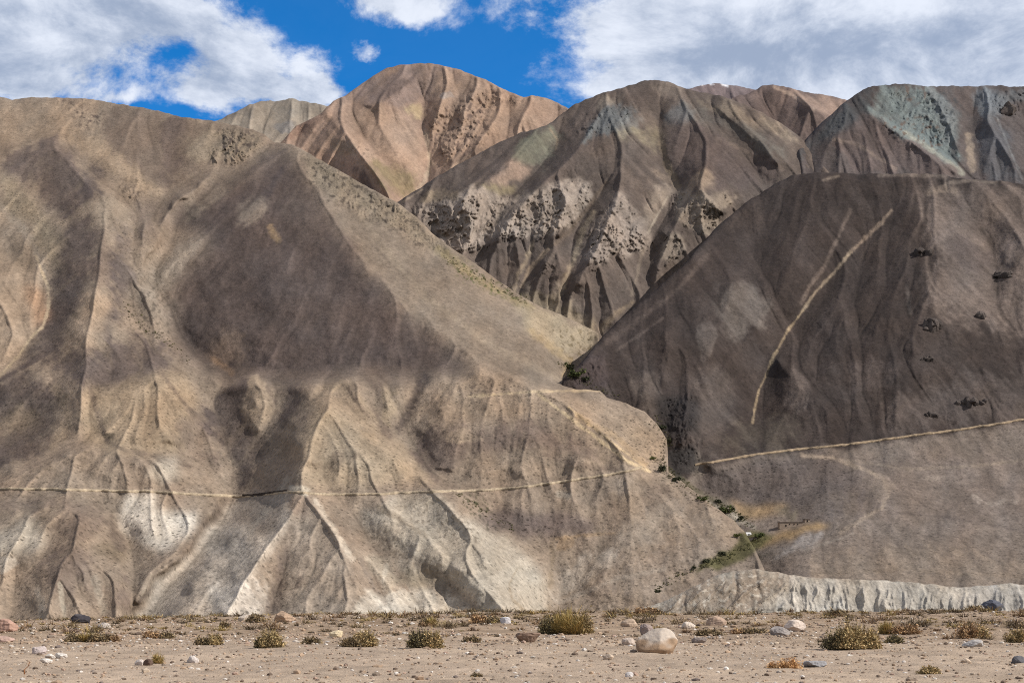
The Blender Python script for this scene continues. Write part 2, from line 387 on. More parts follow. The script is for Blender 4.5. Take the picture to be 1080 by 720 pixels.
# the far peak: pink and orange scree
hill('far_peak', [(270, 178), (286, 160), (300, 146), (312, 133), (325, 127), (338, 120), (352, 106), (362, 102), (378, 91), (393, 80), (408, 72), (423, 68.5), (440, 67), (455, 67), (473, 71), (487, 74), (500, 80), (512, 84), (527, 92),
                  (540, 98), (552, 103), (560, 101), (567, 101), (577, 104), (587, 108), (597, 113), (612, 122), (640, 140)], (272, 640), 290, slope_base(.8, 1885),
     [[(343, 117, -50), (358, 135, -80), (375, 158, -90), (395, 182, -80), (410, 205, -50), (420, 225, 0)],
      [(440, 67, -30), (425, 88, -60), (405, 108, -70), (385, 112, -60)], [(405, 108, -60), (425, 108, -20), (440, 112, 10)],
      [(446, 90, 20), (446, 115, 50), (447, 140, 70), (452, 160, 80), (453, 175, 90), (448, 192, 95), (436, 206, 95), (424, 216, 90)],
      [(495, 79, -20), (478, 95, -30), (466, 112, -10), (458, 135, 40), (452, 155, 75)], [(487, 90, 10), (474, 112, 25), (460, 140, 60)],
      [(515, 86, -20), (500, 105, -30), (492, 125, -10), (478, 150, 25), (462, 172, 75)], [(508, 100, 5), (497, 122, 15), (480, 142, 40)],
      [(552, 103, 10), (538, 122, 0), (520, 135, -10), (500, 160, 0), (478, 178, 40), (455, 195, 85)], [(530, 103, 10), (515, 125, 15), (490, 152, 35)],
      [(570, 102, -10), (555, 125, -20), (530, 150, 0), (500, 175, 30), (470, 192, 70)], [(590, 110, 30), (580, 130, 30)],
      [(385, 112, -40), (405, 140, -20), (425, 170, 20), (440, 190, 70)], [(365, 118, -40), (385, 145, -30), (410, 180, 0), (428, 205, 70)],
      [(312, 133, 10), (330, 150, 0), (350, 178, 20), (375, 205, 40), (395, 222, 60)], [(290, 160, 30), (320, 170, 30)], [(400, 75, 20), (370, 100, 0)]],
     [('p', [(352, 106), (393, 80), (440, 66), (500, 80), (520, 95), (490, 110), (460, 108), (425, 108), (390, 110)], 4, (134, 114, 105), .95),
      ('p', [(455, 75), (500, 80), (552, 103), (570, 102), (600, 115), (580, 130), (550, 140), (510, 165), (470, 190), (455, 165), (450, 140), (460, 110)], 5, (164, 136, 114), .8),
      ('p', [(425, 86), (442, 76), (436, 84), (418, 98), (404, 110), (400, 106)], 2, (96, 82, 78), .7), ('l', [(441, 76), (428, 88), (412, 100)], 2.2, (92, 78, 74), .6),
      ('p', [(355, 112), (404, 110), (430, 130), (448, 158), (450, 185), (425, 200), (395, 170), (370, 140)], 5, (164, 136, 114), .8),
      ('p', [(430, 108), (447, 110), (448, 128), (440, 126)], 2, (176, 154, 116), .8), ('e', (473, 100, 8, 5), 0, (156, 146, 140), .7),
      ('p', [(310, 134), (345, 118), (338, 128), (325, 138), (308, 148)], 2, (138, 108, 92), .8), ('l', [(330, 138), (350, 120)], 2, (180, 146, 122), .6),
      ('p', [(395, 172), (425, 178), (448, 190), (440, 202), (425, 212), (405, 198)], 4, (138, 122, 84), .7), ('p', [(376, 178), (394, 196), (402, 212), (386, 205), (374, 190)], 2.5, (104, 86, 80), .9),
      ('p', [(345, 135), (358, 142), (372, 160), (360, 162), (348, 150)], 2.5, (140, 122, 104), .6),
      ('l', [(449, 140), (452, 158), (454, 172), (449, 190), (437, 204), (420, 216)], 3.2, (188, 164, 138), .75),
      ('p', [(500, 152), (530, 138), (495, 170), (468, 190), (450, 200), (458, 188)], 3, (120, 100, 88), .7), ('l', [(500, 160), (478, 176), (456, 192)], 2, (176, 148, 124), .6),
      ('s', [(445, 118), (470, 112), (500, 100), (520, 108), (505, 140), (470, 175), (452, 150)], 6, (88, 72, 68), .7), ('s', [(505, 88), (550, 102), (545, 112), (520, 106)], 5, (96, 76, 68), .7),
      ('s', [(365, 148), (395, 158), (400, 172), (380, 168)], 4, (90, 76, 66), .7), ('p', [(552, 103), (600, 114), (590, 130), (570, 128), (556, 118)], 3, (160, 128, 106), .6)],
     (162, 133, 113), relief=1.5, seed=231, speck=.12, soft=1.2, noise_amp=(7, 30), cut=1.0, gully=1.6, roll=(8, 3), lic_amp=(.22, .5, .5), band=((138, 116, 106), .6), rill=(2.2, -.15), rocks=[([(447, 128), (460, 118), (492, 98), (525, 100), (515, 140), (475, 175), (455, 150)], 26, 12), ([(505, 84), (552, 102), (545, 112), (515, 102)], 20, 8), ([(400, 108), (440, 74), (446, 78), (410, 110)], 14, 8), ([(360, 142), (400, 158), (404, 178), (370, 168)], 12, 8)], rough_top=.8)
# brown mountain in the middle, cliffs at its foot
hill('middle_mountain', [(395, 224), (408, 217), (420, 212), (440, 200), (460, 187), (480, 175), (503, 163), (525, 151), (547, 141), (565, 136), (578, 132), (590, 122), (603, 112), (620, 104), (637, 98), (652, 94), (667, 89), (680, 85), (690, 84),
                         (703, 86), (720, 92), (735, 97), (755, 100), (775, 106), (795, 114), (815, 125), (832, 136), (845, 146), (860, 162), (880, 190)], (397, 882), 400, slope_base(.75, 1300),
     [[(690, 84, -20), (668, 104, -40), (640, 132, -60), (612, 160, -75), (585, 184, -85), (562, 203, -80)], [(603, 112, 20), (590, 130, 40), (587, 150, 50), (572, 172, 50), (556, 190, 40), (546, 206, 30), (528, 236, 30), (508, 266, 50)],
      [(576, 133, 10), (562, 150, -40), (545, 170, -70), (520, 190, -70), (495, 205, -60), (470, 216, -30)], [(547, 143, 20), (505, 175, 0), (460, 203, 10), (430, 216, 40)],
      [(690, 100, -20), (694, 125, 10), (697, 160, 40), (706, 185, 55), (716, 197, 60), (706, 222, 60), (692, 240, 60), (682, 262, 60), (676, 290, 65), (668, 312, 70)],
      [(670, 120, -40), (664, 160, -60), (655, 190, -60), (652, 206, -70), (640, 235, -75), (630, 262, -60), (610, 300, -30)], [(640, 195, 0), (626, 212, 10), (602, 242, 15), (580, 262, 20), (560, 290, 40), (545, 308, 60)],
      [(712, 92, -30), (728, 118, -50), (742, 150, -50), (748, 180, -70), (735, 196, -80)], [(735, 196, -80), (748, 212, -80), (762, 224, -50)], [(700, 200, 0), (694, 215, 10), (682, 248, 20)],
      [(735, 98, -20), (765, 122, -40), (800, 150, -40), (820, 172, 0)], [(845, 146, 80), (838, 165, 60), (815, 188, 60), (785, 215, 50), (757, 240, 40), (720, 275, 60), (690, 305, 90)],
      [(748, 108, -10), (780, 140, 5), (805, 168, 20), (820, 184, 45)], [(562, 205, -70), (540, 222, -50), (525, 250, -30), (506, 262, 0)], [(590, 200, -90), (600, 215, -90), (590, 250, -40)],
      [(495, 200, -70), (488, 215, -60), (492, 240, 0), (505, 262, 30)], [(470, 216, -30), (462, 235, 50), (478, 255, 70)], [(655, 215, -80), (648, 250, -70), (640, 285, -10), (628, 320, 40)],
      [(628, 235, -30), (618, 262, -10), (600, 285, 10), (585, 318, 50)], [(600, 285, -20), (570, 310, 50)], [(576, 275, -30), (562, 300, 40)], [(720, 220, 0), (712, 245, -10), (700, 275, 20), (690, 300, 70)], [(700, 245, -20), (720, 262, 20)],
      [(630, 345, 70), (600, 330, 70), (560, 312, 70), (520, 285, 60)]],
     [('p', [(603, 113), (640, 98), (690, 84), (720, 92), (700, 105), (660, 118), (630, 150), (600, 178), (566, 205), (550, 205), (575, 172), (592, 140)], 4, (94, 82, 76), .9),
      ('p', [(690, 84), (720, 90), (715, 100), (690, 102), (678, 94)], 3, (140, 124, 110), .55), ('p', [(637, 104), (655, 100), (650, 112), (640, 122), (633, 118)], 3, (150, 136, 120), .6),
      ('p', [(632, 122), (662, 112), (672, 122), (655, 138), (630, 142), (612, 152)], 3, (96, 100, 102), .85), ('p', [(660, 120), (680, 124), (672, 140), (655, 142)], 3, (138, 138, 134), .5),
      ('p', [(645, 138), (690, 132), (700, 142), (698, 165), (690, 155), (676, 148)], 4, (142, 128, 102), .75), ('p', [(690, 118), (720, 112), (735, 122), (720, 130), (700, 130)], 3, (112, 112, 112), .7),
      ('p', [(722, 105), (745, 104), (775, 112), (815, 130), (838, 148), (828, 150), (790, 130), (755, 118)], 3, (146, 128, 108), .7), ('p', [(720, 112), (745, 112), (790, 138), (830, 160), (828, 168), (780, 145), (740, 128)], 4, (112, 106, 98), .7),
      ('l', [(728, 130), (760, 148), (800, 165), (825, 178)], 3, (132, 114, 102), .5), ('p', [(700, 135), (730, 132), (790, 168), (825, 172), (800, 195), (760, 200), (725, 195), (705, 175)], 6, (92, 79, 75), .85),
      ('l', [(697, 150), (703, 172), (714, 196)], 5, (142, 124, 100), .7), ('l', [(690, 180), (705, 190)], 5, (134, 116, 100), .7), ('p', [(728, 186), (740, 181), (752, 185), (748, 198), (730, 200), (724, 194)], 3, (146, 126, 106), .7),
      ('p', [(690, 195), (716, 194), (706, 210), (694, 226), (682, 248), (678, 235), (684, 212)], 3, (156, 140, 124), .6), ('l', [(704, 208), (694, 226), (683, 246)], 1.8, (172, 158, 140), .7),
      ('p', [(547, 142), (580, 134), (590, 142), (588, 160), (572, 176), (548, 170), (540, 162)], 3, (120, 118, 100), .85), ('p', [(540, 168), (562, 178), (556, 192), (535, 196), (518, 192)], 3, (160, 134, 116), .85),
      ('p', [(505, 192), (540, 196), (552, 198), (545, 207), (520, 202)], 3, (138, 124, 94), .8), ('p', [(417, 213), (503, 164), (545, 142), (542, 158), (525, 180), (500, 192), (460, 200), (440, 212)], 3, (94, 82, 76), .9),
      ('p', [(440, 204), (470, 202), (495, 200), (480, 210), (462, 214), (445, 214)], 3, (150, 130, 106), .7), ('l', [(580, 136), (588, 148), (586, 158)], 1.5, (150, 130, 106), .7), ('l', [(425, 213), (445, 200)], 1.5, (160, 140, 118), .7),
      ('p', [(486, 202), (500, 198), (530, 205), (560, 205), (600, 192), (632, 194), (624, 212), (602, 240), (575, 250), (545, 248), (525, 245), (508, 262), (490, 258), (478, 235), (480, 215)], 2.5, (164, 148, 134), .85),
      ('p', [(428, 222), (455, 214), (482, 208), (490, 235), (500, 262), (480, 262), (455, 240)], 2.5, (154, 138, 125), .85),
      ('p', [(650, 202), (660, 210), (668, 225), (690, 245), (684, 262), (664, 270), (650, 262), (632, 278), (618, 270), (626, 236), (640, 220)], 2.5, (154, 139, 127), .8),
      ('p', [(712, 198), (740, 205), (780, 208), (772, 222), (748, 245), (728, 248), (712, 230)], 2.5, (150, 134, 117), .8), ('p', [(700, 246), (718, 248), (722, 260), (705, 275), (694, 268)], 2.5, (140, 126, 112), .8),
      ('l', [(640, 192), (626, 212), (600, 244), (582, 260)], 3.5, (112, 96, 82), .8), ('l', [(626, 225), (614, 245), (606, 272), (590, 310), (580, 326)], 4, (160, 142, 118), .85),
      ('l', [(562, 256), (556, 272), (546, 290), (542, 308)], 3.2, (152, 134, 112), .85), ('l', [(578, 262), (560, 282), (550, 302)], 2.5, (146, 126, 104), .75), ('l', [(590, 300), (584, 322)], 5, (158, 142, 124), .6),
      ('l', [(678, 262), (672, 290), (666, 312)], 2.2, (136, 120, 104), .7), ('l', [(668, 318), (648, 332), (634, 346)], 4, (148, 128, 104), .75), ('p', [(600, 318), (612, 322), (622, 342), (606, 340), (596, 332)], 3, (142, 128, 116), .5),
      ('p', [(560, 300), (630, 345), (632, 355), (590, 340), (540, 318)], 4, (158, 140, 112), .6)],
     (98, 86, 79), seed=241, speck=.25, soft=1.6, relief=1.0, crest=.75, noise_amp=(8, 30), cut=1.0, gully=1.6, roll=(12, 4), lic_amp=(.22, .5, .5), band=((124, 107, 94), .4), rill=(2.2, .2),
     rocks=[([(430, 222), (455, 212), (482, 206), (498, 200), (512, 212), (508, 240), (505, 266), (480, 266), (455, 244)], 28, 15),
            ([(520, 206), (565, 205), (600, 195), (632, 195), (622, 214), (600, 240), (575, 250), (545, 252), (528, 250), (508, 268), (512, 240)], 26, 13),
            ([(648, 204), (660, 208), (672, 228), (692, 248), (684, 264), (660, 274), (648, 268), (625, 288), (612, 272), (626, 232)], 26, 13),
            ([(704, 196), (740, 206), (782, 206), (772, 226), (745, 246), (720, 246), (706, 225)], 16, 10), ([(696, 244), (718, 246), (724, 262), (705, 278), (690, 290)], 16, 10),
            ([(568, 272), (582, 268), (584, 292), (570, 298)], 20, 10), ([(612, 118), (664, 108), (676, 126), (640, 140), (606, 154)], 20, 9), ([(590, 165), (625, 150), (635, 170), (600, 190)], 8, 9), ([(655, 190), (700, 180), (705, 200), (660, 205)], 8, 8), ([(562, 148), (586, 145), (584, 160), (566, 162)], 7, 8)])
# blue grey shoulder on the far right
hill('blue_shoulder', [(760, 262), (780, 228), (800, 207), (815, 190), (830, 172), (845, 153), (860, 136), (875, 122), (890, 108), (900, 101), (910, 95), (920, 91), (930, 89.5), (945, 89), (960, 89), (970, 90), (980, 91.5), (1000, 91), (1010, 90.5),
                       (1020, 92), (1035, 90.5), (1053, 90), (1065, 91.5), (1080, 91.5), (1130, 96), (1280, 120)], (762, 1276), 300, slope_base(.8, 1470),
     [[(925, 90, -20), (918, 104, -50), (914, 122, -80), (902, 134, -90), (880, 147, -60), (862, 158, -10)], [(914, 122, -80), (935, 134, -85), (960, 150, -85), (985, 166, -75), (1010, 182, -60)],
      [(945, 105, -10), (950, 125, 0), (975, 148, 10), (1000, 170, 15), (1020, 190, 10)], [(985, 95, -10), (1005, 120, -20), (1012, 150, -20), (1012, 178, -10)],
      [(1026, 95, 15), (1024, 120, 35), (1026, 150, 50), (1027, 182, 50)], [(1056, 92, -10), (1048, 115, -40), (1040, 130, -40), (1060, 160, -20), (1078, 190, -10)], [(1040, 160, 20), (1050, 190, 20)],
      [(800, 207, 40), (840, 185, 20), (870, 180, 0)], [(860, 136, 20), (850, 160, 10)], [(905, 145, -60), (950, 170, -40), (980, 184, -30)], [(1100, 95, 20), (1120, 190, 30)], [(1180, 100, -20), (1180, 200, -40)]],
     [('p', [(890, 106), (912, 94), (920, 92), (914, 122), (895, 136), (870, 148), (845, 165), (850, 148)], 3, (78, 80, 82), .9),
      ('p', [(918, 93), (945, 90), (980, 93), (1004, 110), (1012, 130), (1008, 158), (1012, 182), (985, 165), (958, 145), (935, 132), (913, 120)], 3, (120, 131, 130), .9),
      ('p', [(980, 92), (1004, 100), (1014, 130), (1010, 160), (1000, 150), (990, 120)], 4, (110, 112, 114), .7), ('l', [(955, 140), (985, 160), (1005, 174), (1015, 182)], 4, (168, 166, 150), .7),
      ('s', [(945, 92), (975, 92), (980, 110), (960, 112)], 6, (112, 88, 76), .8), ('s', [(955, 125), (985, 125), (1000, 160), (990, 165), (960, 145), (930, 138), (918, 124)], 6, (104, 84, 72), .85), ('s', [(960, 92), (1010, 100), (1012, 150), (980, 140)], 5, (72, 78, 82), .7),
      ('p', [(913, 124), (935, 134), (975, 158), (1012, 182), (960, 182), (900, 178), (880, 150)], 3, (104, 90, 86), .9), ('p', [(1005, 92), (1030, 93), (1034, 115), (1022, 128), (1012, 120)], 3, (98, 86, 82), .9),
      ('p', [(1030, 95), (1080, 94), (1085, 110), (1060, 112), (1050, 130), (1030, 122)], 3, (112, 118, 124), .85), ('l', [(1022, 142), (1023, 162), (1026, 180)], 5, (160, 142, 124), .8), ('p', [(1030, 130), (1050, 122), (1075, 180), (1080, 195), (1045, 192), (1030, 170)], 4, (94, 94, 98), .8),
      ('l', [(1052, 125), (1068, 165), (1078, 188)], 1.6, (132, 132, 132), .6), ('l', [(880, 147), (905, 152), (925, 166), (945, 178)], 3, (140, 122, 110), .6)],
     (92, 82, 80), seed=251, speck=.15, relief=.85, cut=.7, band=((112, 106, 104), .4), rough_top=1.3,
     rocks=[([(918, 94), (980, 93), (1008, 112), (1010, 165), (985, 165), (940, 138), (914, 122)], 19, 10), ([(1030, 95), (1100, 94), (1085, 118), (1050, 120)], 18, 9), ([(850, 150), (912, 96), (916, 120), (880, 145)], 8, 9)])
# big dark hill on the right with the fan at its foot
def base_c(u, v):
    t = (VH - v) / F
    q = sstep(700, 860, u); sl = .50 - .15 * q; A = 710 - 260 * q
    a = A / np.maximum(sl - t, .02); b = (1064 - 48 * sstep(800, 700, u)) / (.70 - t); k = 40.0
    m = np.minimum(a, b); return m - k * np.log(np.exp(-(a - m) / k) + np.exp(-(b - m) / k)) + k * .3
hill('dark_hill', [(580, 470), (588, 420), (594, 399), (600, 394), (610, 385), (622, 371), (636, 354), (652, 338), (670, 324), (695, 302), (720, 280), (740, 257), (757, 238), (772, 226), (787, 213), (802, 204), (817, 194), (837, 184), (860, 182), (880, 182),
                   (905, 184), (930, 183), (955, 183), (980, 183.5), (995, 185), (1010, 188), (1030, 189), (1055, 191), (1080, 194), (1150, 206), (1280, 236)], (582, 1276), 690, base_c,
     [[(595, 400, -30), (620, 374, -10), (650, 342, 50), (720, 282, 100), (790, 213, 100), (840, 185, 60)], [(900, 184, 20), (850, 260, 0), (800, 340, -10), (740, 420, 0), (720, 470, 0)],
      [(985, 184, -20), (985, 215, -48), (990, 250, -60), (990, 290, -64), (983, 330, -58), (965, 380, -48), (945, 440, -40)], [(942, 222, 20), (912, 252, 35), (880, 287, 45), (846, 330, 50), (825, 358, 50), (806, 402, 45), (797, 445, 20)],
      [(900, 330, 0), (880, 390, -15), (870, 440, -20)], [(865, 290, 5), (835, 330, 15)], [(1040, 235, -20), (1045, 260, 20), (1050, 300, 20), (1040, 340, -10)], [(1010, 192, -40), (1040, 215, -60), (1075, 250, -50), (1100, 300, -50)],
      [(775, 300, -30), (762, 340, -25), (748, 380, -15), (745, 405, -20)], [(760, 362, 15), (752, 400, 20), (750, 430, 20)], [(785, 355, 5), (775, 390, 15), (757, 425, 25)], [(707, 345, 10), (705, 380, 0), (695, 420, 20)], [(715, 350, 20), (712, 385, 30), (706, 430, 40), (700, 462, 40)],
      [(735, 400, 0), (725, 440, 5), (722, 470, 20)], [(690, 440, 20), (706, 468, 35), (712, 490, 30)], [(855, 410, -30), (862, 425, -30)], [(820, 380, 5), (838, 400, -15), (842, 430, -15)],
      [(745, 490, -30), (870, 474, -25), (1080, 443, -10)], [(760, 520, 20), (790, 535, 30), (830, 535, 20), (870, 520, 0), (895, 505, -10)], [(740, 505, 20), (760, 530, 35)], [(930, 505, -25), (945, 530, -25), (900, 555, -15)],
      [(800, 555, 25), (770, 590, 15)], [(850, 565, 15), (900, 545, 0)], [(1000, 520, 0), (1080, 510, 0)], [(1150, 300, 0), (1160, 420, 20)], [(880, 600, 0), (1080, 612, 0)], [(1200, 220, -40), (1220, 330, -60)]],
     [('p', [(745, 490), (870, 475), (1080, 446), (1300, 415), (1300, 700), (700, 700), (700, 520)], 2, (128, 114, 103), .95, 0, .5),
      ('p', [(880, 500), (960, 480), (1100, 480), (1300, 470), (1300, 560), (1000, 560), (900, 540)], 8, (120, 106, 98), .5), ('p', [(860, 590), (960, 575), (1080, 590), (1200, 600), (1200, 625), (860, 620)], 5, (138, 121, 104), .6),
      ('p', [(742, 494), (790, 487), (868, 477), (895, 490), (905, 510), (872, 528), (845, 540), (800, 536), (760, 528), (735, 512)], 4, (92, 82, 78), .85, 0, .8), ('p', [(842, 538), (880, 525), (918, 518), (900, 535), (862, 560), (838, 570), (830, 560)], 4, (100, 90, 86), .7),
      ('p', [(764, 530), (800, 531), (832, 532), (830, 541), (800, 546), (785, 548)], 3, (156, 127, 88), .85, 0, .3), ('p', [(815, 538), (835, 534), (848, 540), (830, 550)], 3, (112, 102, 86), .8),
      ('p', [(878, 547), (866, 556), (845, 562), (812, 577), (796, 578), (810, 566), (835, 556)], 2.5, (162, 132, 88), .9, 0, .3),
      ('p', [(795, 556), (815, 565), (812, 574), (795, 580), (770, 592), (752, 594), (775, 575)], 2, (100, 96, 52), .9, 0, .6), ('l', [(812, 584), (800, 588), (780, 590)], 3.5, (92, 84, 72), .6),
      ('p', [(695, 490), (712, 495), (742, 520), (775, 538), (790, 552), (770, 556), (740, 534), (710, 515)], 2, (150, 138, 120), .7, 0, .8), ('l', [(705, 495), (735, 518), (765, 535)], 4, (84, 80, 58), .7), ('l', [(740, 528), (770, 542), (795, 556)], 4, (168, 158, 142), .7),
      ('p', [(815, 590), (830, 577), (850, 566), (870, 560), (862, 570), (848, 580)], 2.5, (152, 143, 137), .8), ('l', [(848, 580), (880, 570), (900, 562)], 2, (150, 138, 126), .6),
      ('l', [(846, 480), (880, 483), (915, 496), (932, 505), (938, 520), (930, 535), (908, 548), (885, 562)], 3.2, (156, 138, 120), .85), ('e', (930, 515, 14, 14), 0, (148, 131, 116), .6), ('l', [(880, 483), (960, 495), (1040, 490), (1120, 480)], 2.2, (146, 130, 114), .6), ('l', [(940, 540), (1000, 545), (1080, 560)], 2.0, (104, 92, 86), .6), ('l', [(960, 515), (1030, 512), (1100, 518)], 2.4, (102, 91, 85), .5), ('e', (985, 505, 18, 4), 0, (146, 132, 120), .5), ('e', (1058, 530, 16, 4), 0, (152, 138, 126), .6),
      ('e', (1030, 528, 8, 2.5), 0, (156, 142, 130), .6), ('l', [(860, 605), (960, 600), (1080, 608)], 3, (142, 124, 106), .5), ('l', [(700, 620), (760, 603), (800, 598)], 5, (140, 124, 108), .6),
      ('p', [(700, 478), (740, 470), (740, 498), (715, 500)], 2, (58, 54, 52), .8, 0, .9), ('p', [(736, 470), (745, 488), (738, 505), (728, 510)], 2, (130, 118, 106), .6),  # dark gorge floor: ravine shade painted into the rock and scrub colour
      ('p', [(974, 200), (996, 186), (1040, 190), (1080, 195), (1200, 215), (1200, 330), (1080, 350), (1010, 340), (984, 320), (986, 280), (984, 240)], 9, (122, 107, 98), .85),  # pale right flank: sunlight painted in as a lighter ground colour
      ('p', [(1000, 248), (1030, 250), (1045, 275), (1038, 292), (1010, 280)], 4, (96, 84, 80), .7), ('p', [(1020, 225), (1060, 232), (1085, 260), (1060, 262), (1035, 245)], 5, (108, 94, 88), .5), ('l', [(990, 225), (1010, 240), (1040, 262)], 5, (140, 122, 110), .4),
      ('l', [(928, 185), (955, 184), (994, 186)], 3.0, (140, 124, 112), .6), ('l', [(980, 203), (998, 199), (1008, 203)], 5, (148, 130, 114), .7), ('l', [(998, 194), (1020, 190), (1050, 193)], 2.4, (146, 130, 116), .6), ('l', [(868, 190), (884, 186)], 2.5, (150, 134, 118), .6),
      ('l', [(940, 222), (930, 234), (912, 252), (895, 268)], 2.6, (146, 126, 108), .8), ('l', [(897, 266), (880, 287), (860, 308), (846, 328)], 2.2, (158, 138, 114), .85), ('l', [(847, 327), (830, 350), (815, 378), (808, 396), (800, 412), (796, 430), (794, 446)], 1.8, (166, 144, 112), .85),
      ('l', [(897, 222), (885, 248), (870, 280), (855, 300), (845, 320)], 3, (120, 104, 94), .7), ('p', [(756, 310), (785, 300), (806, 320), (800, 345), (775, 360), (762, 345)], 4, (126, 116, 108), .5), ('e', (745, 360, 8, 22), 0, (114, 102, 94), .5), ('l', [(800, 320), (806, 345)], 5, (122, 110, 102), .4),
      ('p', [(672, 400), (690, 395), (700, 420), (695, 450), (680, 440)], 4, (108, 96, 88), .5), ('p', [(738, 385), (765, 395), (778, 440), (760, 480), (742, 480), (735, 440)], 5, (106, 94, 87), .5), ('e', (842, 410, 14, 25), 0, (112, 99, 92), .55), ('e', (920, 395, 28, 18), 0, (98, 87, 83), .5),
      ('p', [(610, 375), (640, 372), (645, 395), (632, 412), (612, 410), (600, 400)], 3, (72, 62, 62), .7), ('p', [(690, 420), (735, 418), (740, 455), (712, 468), (698, 450)], 3, (54, 49, 48), .8, 0, .9), ('l', [(640, 362), (680, 332), (718, 302), (745, 270)], 4, (104, 90, 82), .5), ('l', [(650, 370), (700, 335)], 2, (112, 98, 90), .5),  # darkest polygon: gorge shadow painted in with the dark rock and scrub
      ('p', [(930, 420), (1010, 400), (1100, 390), (1100, 440), (940, 455)], 8, (106, 94, 88), .5), ('l', [(956, 300), (960, 330)], 3, (104, 94, 88), .5), ('p', [(790, 440), (850, 446), (830, 470), (780, 480), (760, 470)], 8, (98, 88, 76), .5)],
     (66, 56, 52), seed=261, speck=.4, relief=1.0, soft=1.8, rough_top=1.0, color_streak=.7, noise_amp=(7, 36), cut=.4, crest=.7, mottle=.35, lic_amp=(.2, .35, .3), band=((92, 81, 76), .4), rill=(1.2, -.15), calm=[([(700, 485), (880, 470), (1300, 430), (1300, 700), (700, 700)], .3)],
     rocks=[([(698, 420), (735, 415), (742, 455), (735, 490), (712, 485), (700, 455)], 9, 9), ([(604, 376), (640, 372), (640, 400), (612, 412), (596, 400)], 8, 9), ([(770, 232), (820, 195), (800, 220), (760, 250)], 10, 9)])
